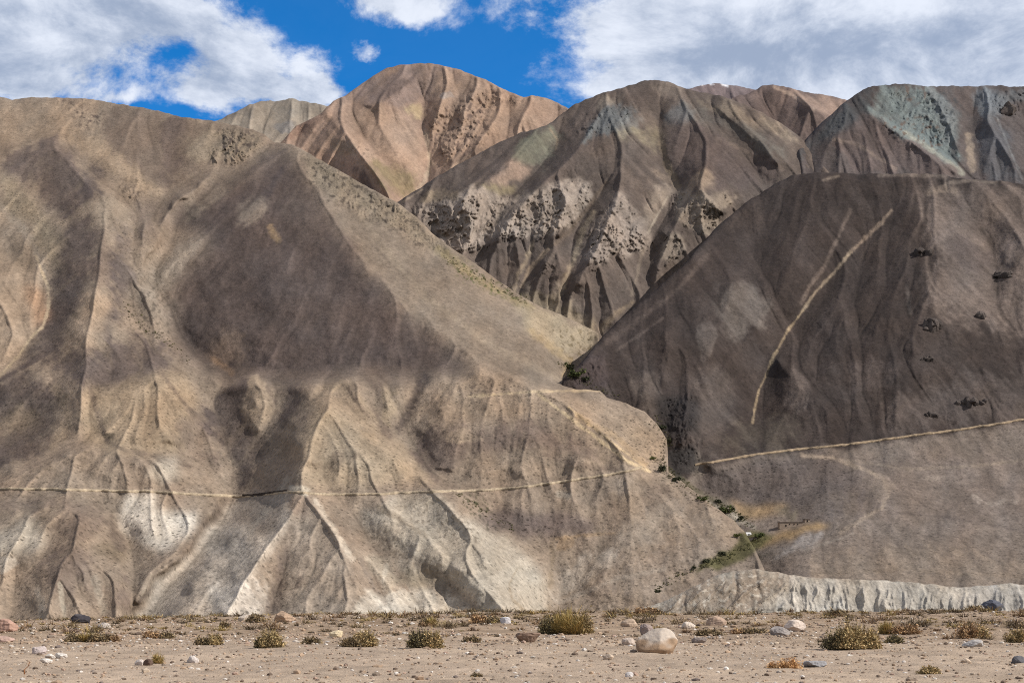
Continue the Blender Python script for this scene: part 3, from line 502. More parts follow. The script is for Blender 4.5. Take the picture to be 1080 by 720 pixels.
# pale scree hill on the left
hill('pale_hill', [(-200, 142), (-100, 112), (-30, 100), (0, 102.5), (12, 105), (33, 102.5), (60, 103), (93, 104), (110, 107), (127, 110), (147, 113), (167, 117), (190, 123), (212, 126), (233, 129), (252, 133), (267, 137), (280, 143), (290, 150), (300, 151),
                   (310, 153), (320, 158), (333, 166), (346, 173), (360, 181), (372, 188), (382, 194), (396, 201), (410, 209), (422, 216), (440, 229), (460, 250), (480, 264), (500, 277), (520, 292), (540, 306), (557, 316), (573, 325), (590, 331), (607, 339), (620, 345), (631, 351), (634, 412), (640, 419),
                   (660, 425), (680, 434), (693, 447), (703, 463), (705, 480), (702, 495), (716, 505), (735, 520), (758, 537), (774, 549), (786, 561), (796, 578), (806, 600), (820, 640), (840, 700)], (-199, 836), 700, slope_base(.62, 826),
     [[(300, 153, -10), (322, 185, -50), (345, 220, -58), (390, 290, -72), (440, 335, -68), (487, 368, -62), (505, 390, -62)],
      [(333, 168, 30), (382, 195, 70), (427, 220, 100), (460, 252, 115), (500, 279, 130), (540, 308, 170), (575, 327, 260), (607, 341, 330), (630, 353, 350)], [(632, 360, 350), (612, 378, 310), (599, 392, 240)], [(605, 401, 260), (634, 410, 300)],
      [(470, 280, 60), (520, 330, 60), (570, 375, 60)], [(603, 409, 40), (634, 416, 30), (650, 426, 25), (680, 436, 25), (694, 450, 25), (703, 468, 25), (700, 490, 10)],
      [(290, 152, 20), (262, 168, 40), (225, 188, 55), (180, 210, 75), (168, 232, 85), (162, 250, 85)], [(200, 243, 40), (172, 268, 60), (140, 292, 75), (133, 319, 80), (150, 340, 80), (173, 357, 85), (197, 380, 90), (225, 410, 72), (238, 440, 66), (245, 480, 62), (250, 518, 55), (232, 545, 30), (200, 580, -40), (165, 610, -55), (142, 635, -62), (130, 665, -65)],
      [(270, 180, -30), (240, 205, -20), (215, 225, 20), (190, 238, 50)], [(262, 190, -30), (235, 235, 0), (195, 265, 20), (160, 300, 50)], [(250, 300, 10), (245, 350, 15), (235, 392, 40)], [(330, 330, -45), (320, 380, -25)], [(410, 370, -65), (400, 392, -45)], [(285, 290, -40), (290, 340, -30), (285, 385, -10)],
      [(60, 110, -10), (82, 150, -15), (90, 190, -25), (108, 240, -30), (106, 290, -35), (98, 330, -45), (90, 362, -50), (88, 405, -55), (84, 440, -60), (80, 475, -55)], [(85, 160, -30), (115, 172, -40), (145, 190, -20), (172, 208, 40)], [(190, 123, 30), (180, 160, 45), (176, 195, 65)],
      [(130, 200, 0), (142, 235, 10), (132, 260, 35), (130, 290, 60)], [(120, 190, -20), (150, 215, 0), (155, 245, 35)], [(40, 150, 0), (20, 180, 0), (-20, 200, 0)], [(20, 165, 20), (50, 200, 10), (70, 240, 20), (62, 280, 40), (55, 310, 55)],
      [(-20, 200, 40), (5, 222, 45), (22, 240, 50), (40, 270, 55), (52, 310, 60), (48, 340, 60), (25, 370, 55), (3, 393, 50), (-40, 430, 50)], [(-60, 300, 0), (-10, 310, 0), (10, 340, 20)], [(72, 300, 20), (68, 340, 20), (52, 375, 30)],
      [(0, 405, 20), (45, 400, 0), (75, 395, -30)], [(-40, 470, 40), (10, 465, 35), (40, 445, 30), (60, 430, 0)], [(-40, 500, -20), (20, 490, -40), (60, 480, -55), (110, 470, -55), (160, 485, -45), (205, 505, 20)], [(125, 402, -15), (165, 402, -20), (195, 440, 10), (205, 470, 30)], [(93, 408, -30), (102, 440, -20), (112, 468, -30)], [(165, 440, -40), (180, 465, -30)], [(180, 395, 10), (205, 420, 50)],
      [(-40, 540, -30), (0, 528, -35), (60, 530, -50), (90, 545, -60), (80, 575, -70), (60, 610, -75), (50, 650, -70)], [(100, 525, -35), (112, 540, 0), (125, 560, 25), (135, 580, 10), (148, 606, -40)], [(150, 525, -15), (160, 550, -20), (165, 575, -20), (162, 598, -40)], [(185, 535, -5), (188, 560, 0)], [(0, 580, -60), (10, 640, -50)], [(20, 600, -50), (15, 650, -40)], [(100, 600, -50), (110, 650, -40)],
      [(326, 430, -60), (351, 424, -70), (338, 445, -85), (325, 465, -95), (318, 490, -100), (314, 515, -110), (308, 540, -120), (285, 575, -125), (258, 612, -122), (235, 655, -115)], [(320, 522, -112), (340, 545, -122), (358, 568, -125), (371, 592, -120), (377, 620, -115), (370, 660, -110)], [(303, 572, -108), (294, 605, -96), (286, 655, -88)], [(330, 560, -118), (325, 600, -112), (322, 655, -105)],
      [(265, 535, -30), (235, 575, -50), (205, 612, -78), (175, 650, -84)], [(345, 515, -85), (368, 545, -72), (392, 567, -62), (422, 588, -54), (452, 602, -50), (480, 622, -40), (505, 650, -30)], [(380, 588, -90), (392, 615, -82), (410, 640, -75)], [(410, 610, -75), (440, 640, -60)],
      [(390, 522, -65), (430, 555, -75), (470, 588, -72), (500, 615, -68), (540, 650, -55)], [(400, 520, -60), (440, 548, -50), (470, 565, -65)], [(455, 517, -70), (482, 545, -82), (512, 572, -80), (540, 602, -62), (548, 640, -45)], [(485, 522, -50), (510, 540, -40), (535, 558, -25), (560, 570, -5), (576, 582, 5), (581, 610, 10), (580, 650, 20)], [(532, 600, -40), (540, 620, -30), (550, 650, -20)],
      [(600, 560, -5), (640, 560, -10), (690, 540, -15), (730, 545, -10)], [(640, 600, -20), (700, 590, -25), (680, 640, -15)], [(740, 575, -20), (770, 560, -10), (790, 575, 0)], [(610, 640, 10), (600, 610, 10)],
      [(505, 390, -70), (535, 396, -75), (570, 410, -75), (610, 435, -70), (645, 465, -55), (665, 490, -40)], [(430, 497, -40), (500, 492, -40), (580, 480, -40), (640, 480, -40)], [(470, 440, -55), (520, 450, -60), (580, 470, -55)], [(475, 400, -60), (465, 430, -60), (475, 455, -55)],
      [(447, 398, -45), (438, 415, -25), (424, 448, -5), (440, 472, -5), (458, 495, -15), (478, 514, -25)], [(405, 400, -52), (411, 430, -42)], [(393, 405, -45), (402, 440, -35), (418, 462, -22)], [(366, 404, -60), (384, 438, -60), (412, 468, -50), (440, 497, -45)], [(345, 404, -40), (360, 420, -45), (385, 452, -45), (400, 480, -60)],
      [(310, 404, -10), (306, 430, 10), (285, 455, 35), (265, 485, 50)], [(270, 403, 0), (270, 425, 5)], [(287, 405, 0), (290, 420, 5)], [(328, 404, -40), (326, 424, -55)], [(258, 405, 10), (250, 425, 50)], [(330, 490, -100), (355, 480, -90), (378, 478, -80), (400, 500, -75)], [(325, 495, -80), (345, 500, -75)]],
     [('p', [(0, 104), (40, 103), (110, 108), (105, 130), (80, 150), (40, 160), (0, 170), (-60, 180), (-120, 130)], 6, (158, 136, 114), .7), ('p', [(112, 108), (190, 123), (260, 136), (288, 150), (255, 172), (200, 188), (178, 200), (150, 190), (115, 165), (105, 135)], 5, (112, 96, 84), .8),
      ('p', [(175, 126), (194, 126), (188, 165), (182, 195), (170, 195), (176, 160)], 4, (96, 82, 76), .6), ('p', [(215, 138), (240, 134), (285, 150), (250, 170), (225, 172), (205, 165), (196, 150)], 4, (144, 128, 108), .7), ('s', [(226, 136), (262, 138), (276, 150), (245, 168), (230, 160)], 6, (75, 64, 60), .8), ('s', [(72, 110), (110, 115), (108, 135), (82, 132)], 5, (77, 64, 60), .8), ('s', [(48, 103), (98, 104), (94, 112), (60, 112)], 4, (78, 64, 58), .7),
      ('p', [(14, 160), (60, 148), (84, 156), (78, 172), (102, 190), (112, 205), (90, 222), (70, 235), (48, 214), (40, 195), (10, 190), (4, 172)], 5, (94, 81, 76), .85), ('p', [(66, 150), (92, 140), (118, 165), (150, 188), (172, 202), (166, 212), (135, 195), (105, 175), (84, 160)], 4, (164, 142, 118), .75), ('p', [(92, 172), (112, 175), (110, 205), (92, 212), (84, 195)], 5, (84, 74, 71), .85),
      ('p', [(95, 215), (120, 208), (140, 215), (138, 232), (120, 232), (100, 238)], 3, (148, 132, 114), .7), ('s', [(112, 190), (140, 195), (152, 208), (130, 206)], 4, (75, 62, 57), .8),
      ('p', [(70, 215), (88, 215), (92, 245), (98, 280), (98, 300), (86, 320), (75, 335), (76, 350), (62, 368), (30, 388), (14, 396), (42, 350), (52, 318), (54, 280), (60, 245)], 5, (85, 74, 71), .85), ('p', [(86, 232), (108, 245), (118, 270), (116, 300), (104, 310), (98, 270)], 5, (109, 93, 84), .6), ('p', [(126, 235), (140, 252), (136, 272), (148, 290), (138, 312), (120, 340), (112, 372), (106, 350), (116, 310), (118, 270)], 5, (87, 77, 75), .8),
      ('p', [(150, 210), (172, 205), (165, 240), (150, 262), (140, 250), (148, 235)], 5, (105, 92, 84), .6),
      ('p', [(88, 312), (108, 300), (112, 330), (110, 362), (95, 374), (68, 372), (76, 345)], 4, (164, 142, 120), .85), ('p', [(0, 262), (25, 275), (45, 310), (46, 340), (25, 368), (-20, 400), (-120, 420), (-120, 280)], 4, (164, 142, 120), .8, 0, .2), ('p', [(25, 300), (48, 305), (50, 335), (40, 345)], 4, (170, 130, 98), .6, 0, .8),
      ('l', [(-30, 190), (5, 222), (22, 236), (38, 262), (46, 290)], 7, (162, 148, 132), .6), ('l', [(38, 270), (51, 305), (51, 325), (45, 345), (33, 355), (22, 372), (4, 392), (-30, 420)], 2.2, (192, 170, 140), .9), ('p', [(10, 245), (30, 262), (40, 290), (25, 285), (5, 262)], 3, (107, 93, 79), .6, 0, .8), ('p', [(-5, 180), (20, 195), (45, 222), (62, 250), (56, 290), (48, 270), (32, 240), (5, 215)], 4, (144, 128, 106), .7, 0, .9),
      ('p', [(120, 250), (150, 246), (148, 280), (142, 300), (136, 275)], 5, (140, 125, 114), .6), ('p', [(196, 250), (215, 255), (190, 290), (175, 312), (150, 318), (132, 312), (160, 285), (180, 262)], 5, (152, 137, 121), .75), ('s', [(130, 310), (165, 300), (185, 330), (175, 365), (140, 350)], 5, (87, 78, 67), .6),
      ('p', [(66, 374), (108, 364), (140, 350), (173, 368), (188, 382), (173, 394), (142, 397), (124, 406), (93, 408), (75, 399), (44, 379)], 5, (93, 81, 77), .85), ('p', [(-60, 420), (0, 396), (29, 392), (44, 403), (71, 414), (64, 437), (51, 468), (0, 497), (-60, 520)], 5, (87, 75, 71), .85), ('p', [(0, 438), (30, 428), (45, 440), (30, 455), (0, 465)], 5, (136, 118, 98), .7), ('l', [(0, 480), (30, 470), (50, 462)], 4, (109, 93, 84), .5),
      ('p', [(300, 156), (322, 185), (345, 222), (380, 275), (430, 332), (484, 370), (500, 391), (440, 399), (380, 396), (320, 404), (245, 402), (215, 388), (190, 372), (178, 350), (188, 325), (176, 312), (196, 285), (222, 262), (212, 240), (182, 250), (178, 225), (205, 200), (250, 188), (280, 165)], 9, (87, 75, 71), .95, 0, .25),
      ('p', [(200, 205), (240, 188), (258, 182), (232, 205), (215, 222), (195, 235)], 4, (140, 125, 109), .6), ('l', [(297, 180), (282, 205), (262, 225)], 6, (78, 70, 70), .6), ('p', [(252, 222), (270, 205), (282, 210), (274, 226), (255, 240), (248, 238)], 3, (146, 131, 116), .65), ('p', [(265, 170), (300, 158), (296, 172), (275, 182), (262, 184)], 3, (105, 92, 84), .6), ('p', [(300, 200), (325, 200), (345, 235), (345, 260), (318, 250), (300, 225)], 6, (105, 92, 84), .6),
      ('l', [(285, 240), (292, 252)], 5, (168, 140, 104), .6), ('p', [(300, 270), (330, 275), (360, 320), (350, 360), (310, 350)], 10, (96, 84, 79), .6), ('p', [(340, 215), (385, 285), (430, 330), (488, 365), (505, 390), (470, 388), (400, 320), (360, 260)], 4, (107, 93, 85), .35), ('p', [(235, 340), (260, 355), (252, 385), (225, 388), (215, 370)], 5, (138, 116, 98), .5), ('l', [(225, 378), (245, 392)], 5, (160, 128, 98), .6), ('l', [(238, 390), (320, 396), (380, 392), (430, 390)], 6, (109, 93, 82), .5),
      ('p', [(310, 155), (335, 168), (382, 195), (430, 222), (500, 280), (575, 328), (630, 355), (600, 400), (650, 428), (580, 415), (540, 396), (505, 388), (487, 366), (435, 330), (385, 278), (345, 216)], 3, (134, 119, 104), .85, 0, .35),
      ('p', [(320, 160), (360, 182), (422, 217), (462, 252), (500, 280), (470, 275), (420, 245), (370, 215), (330, 195)], 3, (136, 122, 104), .8, 0, .9), ('s', [(318, 162), (345, 172), (420, 215), (470, 262), (440, 262), (380, 225), (325, 200)], 5, (73, 64, 57), .8), ('l', [(462, 262), (500, 292), (535, 312), (560, 325)], 6, (148, 132, 96), .7), ('s', [(470, 270), (545, 305), (560, 322), (520, 312), (480, 290)], 4, (82, 85, 48), .9), ('p', [(540, 318), (590, 335), (632, 352), (625, 372), (600, 375), (560, 345)], 3, (166, 150, 124), .7, 0, .6), ('l', [(365, 200), (400, 255), (450, 315), (520, 365), (590, 400)], 5, (158, 141, 121), .5), ('s', [(580, 340), (632, 352), (615, 395), (600, 400), (590, 370)], 5, (100, 86, 60), .7), ('l', [(560, 350), (600, 380), (596, 395)], 6, (172, 148, 108), .5),
      ('p', [(93, 408), (145, 398), (180, 390), (208, 415), (215, 445), (190, 445), (200, 478), (160, 482), (120, 478), (95, 470), (80, 440), (85, 415)], 4, (160, 138, 112), .8, 0, .7), ('l', [(95, 410), (104, 440), (112, 460)], 4, (103, 88, 79), .6), ('e', (114, 460, 6, 5), 0, (77, 69, 58), .7), ('l', [(112, 465), (130, 474), (160, 480), (200, 492)], 4, (100, 86, 76), .6), ('l', [(172, 395), (190, 420), (205, 435)], 3, (103, 88, 79), .6), ('l', [(60, 410), (72, 440), (58, 470)], 8, (156, 136, 112), .5), ('p', [(185, 440), (225, 430), (240, 460), (238, 490), (205, 488), (190, 465)], 5, (100, 86, 78), .6), ('e', (228, 470, 26, 13), 0, (146, 130, 114), .7),
      ('p', [(238, 414), (262, 403), (256, 420), (256, 446), (273, 457), (298, 437), (298, 406), (320, 406), (320, 434), (284, 461), (273, 486), (253, 521), (247, 503), (242, 477), (222, 454), (213, 443)], 4, (86, 75, 71), .85), ('e', (276, 428, 18, 26), 0, (158, 138, 116), .8), ('l', [(282, 408), (290, 424)], 3, (100, 85, 77), .6), ('p', [(250, 518), (240, 542), (215, 565), (195, 590), (175, 600), (200, 565), (225, 540), (235, 525)], 3, (98, 85, 76), .7), ('l', [(215, 570), (180, 602), (158, 622), (138, 645)], 3, (93, 80, 71), .6), ('l', [(160, 605), (148, 630)], 1.6, (178, 162, 140), .5),
      ('p', [(330, 428), (352, 424), (380, 450), (420, 480), (440, 500), (400, 512), (350, 515), (318, 510), (316, 480), (322, 450)], 5, (164, 146, 122), .75, 0, .7), ('p', [(325, 490), (350, 478), (378, 480), (345, 495), (330, 500)], 3, (100, 85, 72), .6), ('p', [(345, 405), (365, 405), (395, 440), (440, 482), (460, 512), (430, 510), (395, 475), (370, 440)], 4, (160, 140, 116), .7), ('e', (410, 425, 9, 24), 0, (162, 142, 117), .8), ('e', (342, 418, 10, 14), 0, (158, 138, 116), .6), ('l', [(367, 410), (385, 435), (400, 450)], 3, (109, 92, 81), .5),
      ('l', [(448, 398), (440, 415), (427, 440), (422, 452)], 7, (82, 71, 67), .8), ('p', [(388, 398), (402, 402), (404, 440), (418, 458), (408, 458), (396, 430)], 3, (98, 84, 77), .7),
      ('p', [(458, 402), (505, 390), (545, 398), (600, 418), (650, 430), (690, 448), (702, 466), (698, 490), (670, 492), (620, 462), (580, 440), (520, 440), (455, 445)], 4, (156, 135, 114), .85, 0, .8), ('p', [(430, 452), (470, 452), (500, 448), (560, 446), (600, 460), (640, 485), (600, 482), (550, 475), (500, 482), (470, 500), (440, 488)], 5, (105, 89, 81), .7), ('e', (485, 458, 22, 8), 0, (160, 140, 118), .7), ('p', [(500, 482), (560, 476), (620, 486), (600, 500), (520, 508), (460, 512)], 5, (146, 128, 110), .7), ('l', [(575, 480), (620, 492), (650, 495)], 4, (105, 88, 79), .5), ('l', [(460, 505), (440, 480), (445, 470)], 6, (96, 82, 76), .6),
      ('s', [(480, 400), (520, 402), (515, 420), (490, 420)], 5, (87, 76, 69), .6), ('p', [(655, 455), (690, 450), (703, 468), (698, 488), (675, 478)], 3, (158, 136, 112), .6, 0, 1.), ('l', [(568, 416), (590, 432), (625, 458), (660, 485), (685, 497)], 2.6, (198, 174, 138), 1.0), ('l', [(600, 430), (640, 462), (680, 492)], 1.9, (190, 164, 128), .9), ('l', [(495, 418), (520, 416), (560, 413), (600, 412), (640, 411)], 2.0, (190, 167, 134), .9), ('l', [(610, 440), (650, 460), (680, 490)], 5, (180, 150, 112), .5),
      ('p', [(133, 520), (166, 521), (165, 536), (188, 540), (213, 537), (206, 552), (182, 575), (153, 576), (131, 562), (126, 540)], 4, (206, 195, 180), .95, 0, .9), ('p', [(165, 485), (190, 488), (190, 505), (170, 508), (155, 500)], 4, (184, 172, 155), .7, 0, .8), ('p', [(0, 560), (30, 548), (52, 555), (50, 575), (20, 585), (-40, 590), (-40, 570)], 5, (186, 173, 155), .75, 0, .9), ('p', [(45, 600), (75, 575), (88, 590), (90, 620), (60, 620)], 7, (105, 91, 83), .7), ('e', (82, 556, 26, 13), 0, (109, 94, 84), .6), ('p', [(95, 575), (115, 570), (140, 580), (135, 592), (110, 588)], 3, (100, 86, 65), .5, 0, 1.), ('p', [(125, 605), (142, 600), (145, 640), (128, 640)], 5, (100, 86, 81), .6), ('e', (8, 594, 12, 8), 0, (188, 178, 164), .6), ('l', [(63, 615), (68, 650)], 3, (182, 170, 150), .6), ('l', [(100, 610), (110, 645)], 6, (176, 164, 146), .5), ('l', [(40, 620), (46, 650)], 5, (172, 160, 144), .5), ('p', [(0, 528), (60, 526), (108, 532), (112, 545), (60, 538), (0, 540)], 4, (109, 93, 84), .5), ('p', [(110, 535), (128, 560), (135, 580), (124, 578), (112, 555)], 3, (93, 80, 71), .7),
      ('p', [(252, 525), (310, 520), (305, 545), (285, 585), (262, 620), (240, 660), (140, 660), (165, 618), (210, 572)], 3, (180, 167, 152), .9, 0, .5), ('p', [(255, 525), (300, 522), (290, 560), (270, 560), (250, 550)], 4, (112, 98, 87), .6, 0, .7), ('s', [(220, 560), (290, 560), (250, 630), (180, 640)], 4, (128, 118, 108), .5), ('p', [(230, 620), (285, 610), (280, 660), (200, 660)], 6, (196, 185, 172), .7), ('p', [(304, 522), (328, 522), (365, 580), (376, 620), (370, 660), (290, 660), (300, 600), (308, 560)], 4, (164, 149, 133), .7, 0, .5), ('e', (318, 532, 14, 12), 0, (138, 120, 106), .7), ('l', [(302, 580), (296, 600), (291, 625), (286, 650)], 9, (107, 93, 85), .75), ('e', (315, 614, 8, 8), 0, (105, 92, 84), .6), ('l', [(333, 528), (348, 552), (362, 574), (371, 590)], 4.5, (200, 187, 169), .65), ('e', (318, 515, 12, 5), 0, (196, 184, 164), .7), ('l', [(304, 505), (285, 535), (262, 560)], 5, (172, 160, 144), .5),
      ('p', [(375, 538), (402, 530), (415, 522), (462, 518), (485, 542), (520, 562), (560, 588), (575, 610), (582, 660), (470, 660), (470, 625), (430, 600), (395, 570)], 4, (182, 171, 154), .75, 0, .5), ('l', [(350, 535), (375, 556), (410, 580), (445, 598), (475, 618), (500, 640)], 10, (132, 117, 102), .8), ('l', [(400, 535), (430, 552), (450, 566)], 4, (128, 114, 96), .6), ('s', [(380, 535), (450, 560), (500, 575), (520, 562), (470, 525)], 4, (109, 97, 84), .6), ('p', [(362, 655), (378, 622), (405, 626), (440, 620), (480, 632), (500, 660)], 3, (196, 185, 169), .85), ('l', [(380, 590), (392, 615), (406, 636)], 3.5, (132, 118, 106), .7), ('p', [(380, 588), (402, 582), (418, 602), (440, 615), (410, 622), (395, 610)], 3, (172, 158, 138), .6), ('l', [(408, 596), (404, 612)], 3.5, (196, 184, 166), .6), ('p', [(415, 600), (450, 598), (470, 612), (450, 622), (425, 615)], 4, (138, 123, 102), .6),
      ('s', [(480, 515), (505, 522), (545, 560), (520, 560), (490, 538)], 4, (71, 71, 48), .9), ('p', [(500, 545), (540, 532), (590, 538), (635, 552), (630, 562), (590, 566), (545, 568), (520, 558)], 4, (100, 87, 83), .8, 0, .8), ('p', [(520, 520), (600, 505), (660, 500), (640, 530), (580, 535), (540, 535)], 5, (142, 125, 109), .7, 0, .6), ('e', (592, 522, 10, 8), 0, (164, 154, 140), .6), ('e', (655, 515, 10, 9), 0, (168, 150, 132), .6), ('p', [(636, 505), (648, 510), (660, 545), (650, 560), (640, 530)], 4, (103, 89, 79), .6), ('p', [(685, 510), (705, 512), (710, 540), (690, 545), (680, 530)], 6, (103, 89, 79), .55),
      ('l', [(588, 568), (615, 564), (648, 562)], 3, (160, 132, 98), .5), ('e', (596, 572, 8, 5), 0, (158, 130, 98), .45), ('l', [(583, 570), (582, 600), (580, 640)], 4, (136, 118, 96), .6), ('l', [(545, 600), (537, 615), (540, 632), (555, 645)], 1.8, (150, 132, 108), .6), ('p', [(590, 600), (640, 580), (655, 590), (620, 610), (585, 640), (580, 630)], 4, (172, 160, 146), .55), ('p', [(660, 560), (700, 530), (716, 535), (710, 560), (690, 580), (660, 575)], 6, (162, 147, 131), .55), ('s', [(660, 560), (760, 540), (760, 600), (640, 640), (640, 600)], 7, (132, 118, 106), .5), ('p', [(640, 600), (700, 580), (780, 560), (790, 580), (740, 610), (660, 645)], 6, (146, 131, 117), .6), ('e', (635, 602, 10, 6), 0, (110, 95, 83), .5), ('l', [(590, 635), (650, 610), (700, 600)], 4, (168, 156, 142), .4), ('p', [(690, 640), (715, 614), (752, 598), (785, 584), (806, 578), (830, 640)], 3, (136, 121, 108), .85), ('p', [(786, 560), (800, 566), (806, 576), (792, 583), (768, 594), (744, 602), (728, 607), (745, 595), (772, 580)], 1.5, (87, 83, 53), .95, 0, .9)],
     (149, 131, 113), seed=271, speck=.6, soft=1.5, relief=1.0, color_streak=.55, noise_amp=(8, 36), lic_amp=(.2, .35, .3), band=((109, 93, 83), .4), rill=(1.0, -.15), mottle=.35, sat=.90, steps=[([(-250, 60), (310, 60), (300, 152), (280, 162), (250, 179), (215, 191), (180, 211), (165, 232), (140, 235), (100, 190), (60, 150), (-250, 200)], 90, 3.0),
      ([(190, 372), (215, 390), (245, 402), (300, 404), (380, 400), (440, 402), (500, 392), (545, 398), (600, 410), (640, 405), (640, 340), (560, 300), (300, 140), (180, 220), (150, 300)], 75, 3.0),
      ([(-250, 520), (0, 502), (30, 488), (60, 479), (110, 471), (160, 483), (200, 493), (240, 520), (230, 545), (190, 590), (140, 640), (130, 720), (-250, 720)], -45, 3.5),
      ([(-250, 545), (0, 534), (60, 532), (100, 538), (120, 556), (132, 585), (130, 720), (-250, 720)], -35, 3.0),
      ([(300, 446), (325, 430), (351, 424), (370, 434), (395, 456), (440, 498), (480, 520), (600, 720), (130, 720), (215, 590), (300, 522), (312, 480)], -38, 4.0),
      ([(384, 524), (420, 521), (456, 516), (488, 534), (530, 562), (578, 588), (590, 720), (520, 720), (480, 620), (430, 600), (400, 570)], -16, 7.0),
      ([(262, 410), (285, 404), (292, 430), (280, 455), (262, 450), (256, 430)], -9, 5.0), ([(440, 450), (500, 446), (560, 452), (640, 488), (560, 500), (460, 500)], -14, 4.0), ([(95, 412), (150, 398), (190, 396), (205, 430), (200, 470), (120, 470), (90, 445)], -25, 4.0)], crest=.75, calm=[([(300, 160), (345, 225), (430, 330), (490, 385), (440, 395), (240, 395), (190, 340), (230, 250)], .3), ([(345, 200), (600, 345), (640, 410), (500, 385)], .3), ([(0, 100), (290, 140), (230, 200), (150, 230), (60, 240), (-150, 240), (-150, 100)], .5), ([(560, 540), (700, 520), (800, 560), (800, 660), (560, 660)], .25), ([(450, 400), (700, 430), (700, 500), (450, 510)], .6)], rough_top=.9,
     rocks=[([(222, 134), (265, 137), (280, 150), (250, 172), (224, 168)], 26, 9), ([(70, 112), (110, 115), (108, 138), (80, 132)], 11, 8), ([(48, 102), (98, 104), (94, 112), (60, 112)], 9, 7), ([(318, 160), (345, 172), (422, 216), (478, 262), (455, 266), (380, 228), (330, 196)], 15, 8),
            ([(112, 188), (140, 193), (154, 208), (130, 210)], 16, 7), ([(275, 205), (290, 230), (296, 255), (284, 262), (268, 225)], 6, 8), ([(575, 338), (630, 352), (615, 375), (595, 372)], 8, 9), ([(560, 320), (620, 346), (600, 352)], 7, 8), ([(660, 455), (692, 450), (703, 468), (696, 488)], 5, 6)])
# river terrace with fluted pale scarp
def flutes(d):
    sl = np.where(UU < 830, 1.15 * sstep(880, 780, UU), 0.0); uu = UU + sl * (VV - 600) + 3 * fbm(UU / 30, VV / 18, 3, 91)
    n = .6 * ridged(uu / 24, VV / 160 + 3.1, 4, 95, .6) + .4 * ridged(uu / 9, VV / 60, 3, 97, .6)
    top = np.interp(UU[0], [620, 690, 740, 760, 800, 850, 900, 1000, 1080, 1300], [646, 636, 611, 603, 601, 608, 611, 620, 619, 619])
    return d - 15 * (n - .2) * sstep(1, 14, VV - top[None, :])
hill('river_terrace', [(600, 660), (660, 646), (700, 634), (725, 622), (745, 611), (762, 604), (780, 601), (800, 600), (825, 604), (850, 608), (880, 610), (910, 611), (950, 613), (985, 616), (1010, 619), (1040, 617), (1065, 615), (1080, 616), (1280, 618)], (602, 1276), 700, slope_base(.95, 1095), [],
     [('p', [(690, 645), (740, 608), (760, 600), (800, 599), (840, 606), (800, 640), (780, 700), (660, 700)], 4, (146, 130, 114), .9), ('s', [(680, 645), (740, 606), (800, 598), (830, 606), (790, 650)], 5, (184, 174, 160), .9), ('s', [(820, 605), (1090, 616), (1090, 645), (800, 645)], 4, (118, 108, 98), .75), ('p', [(880, 610), (930, 612), (1000, 619), (1300, 618), (1300, 700), (800, 700), (820, 630), (840, 606)], 3, (186, 178, 166), .7), ('l', [(700, 632), (745, 605), (800, 597), (850, 606), (900, 609)], 3.5, (140, 122, 106), .6), ('p', [(1020, 618), (1300, 615), (1300, 700), (1030, 700)], 5, (160, 154, 148), .5)],
     (176, 164, 148), seed=281, speck=.2, roll=(8, 4), lic_amp=(.3, .6, .8), noise_amp=(3, 20), rough_top=1.0, cut=0.0, rill=(0, -.15), edit=flutes)
# ------------------------------------------------------------------ the near gravel plain
def plain_z(x, y):
    x = np.asarray(x, float); y = np.asarray(y, float)
    b = x / np.maximum(y, 4.0)
    lean = np.interp(b, [-.42, -.30, -.12, .1, .36], [-.95, -.62, .02, .12, .12])
    z = lean * np.clip(y / 120, 0, 1.5) ** 2
    z = z + .10 * fbm(x / 9, y / 14, 3, 301) * np.clip(y / 60, .2, 1) + .16 * fbm(x / 22, y / 30, 2, 305) * np.clip((y - 60) / 50, 0, 1)
    e = 122 + 9 * fbm(x / 14, y * 0 + .5, 3, 311)
    z = z - np.maximum(y - e, 0) ** 1.3 * .35
    return z
def on_plain(u, v):
    lo = np.array([18.0]); ys = np.linspace(18, 140, 3000); xs = (u - 540) / F * ys
    z = plain_z(xs, ys); ray = CAMZ + (VH - v) / F * ys
    k = np.argmax(z >= ray)
    if z[k] < ray[k]: k = int(np.argmin(ray - z))
    return Vector((xs[k], ys[k], z[k]))
ays = np.concatenate([np.linspace(-16, 16, 50), 16 * (150 / 16) ** np.linspace(0.006, 1, 420)])
aas = np.concatenate([np.linspace(-1.1, -.42, 40), np.linspace(-.415, .415, 520), np.linspace(.42, 1.1, 40)])
gy, ga = np.meshgrid(ays, aas, indexing='ij'); gx = ga * (gy + 18) ; gz = plain_z(gx, gy)
gz = gz + .030 * fbm(gx / .7, gy / .9, 4, 321) + .018 * ridged(gx / .35, gy / .5, 3, 331) * sstep(80, 25, gy)
gc = np.zeros(gx.shape + (4,)); base = lin((178, 159, 140)) / KEXP
sh = 1 + .20 * fbm(gx / 2.4, gy / 5.0, 4, 341) + .16 * fbm(gx / .5, gy / 1.0, 3, 343)
gc[..., :3] = base * sh[..., None]
mfar = sstep(38, 62, gy + 10 * fbm(gx / 8, gy / 8, 3, 351))[..., None]
gc[..., :3] = gc[..., :3] * (1 - mfar) + mfar * gc[..., :3] * np.array([.80, .76, .71])
wash = sstep(.15, .5, fbm(gx / 7 + gy / 60, gy / 3.2, 3, 361))[..., None] * .35
lit_ = (sstep(.05, .45, fbm(gx / 3.2, gy / 7.0, 4, 371)) * sstep(44, 62, gy) * .55)[..., None]
gc[..., :3] = gc[..., :3] * (1 - lit_) + lit_ * lin((136, 114, 92)) / KEXP
gc[..., :3] = gc[..., :3] * (1 - wash) + wash * lin((204, 182, 158)) / KEXP; gc[..., 3] = 1
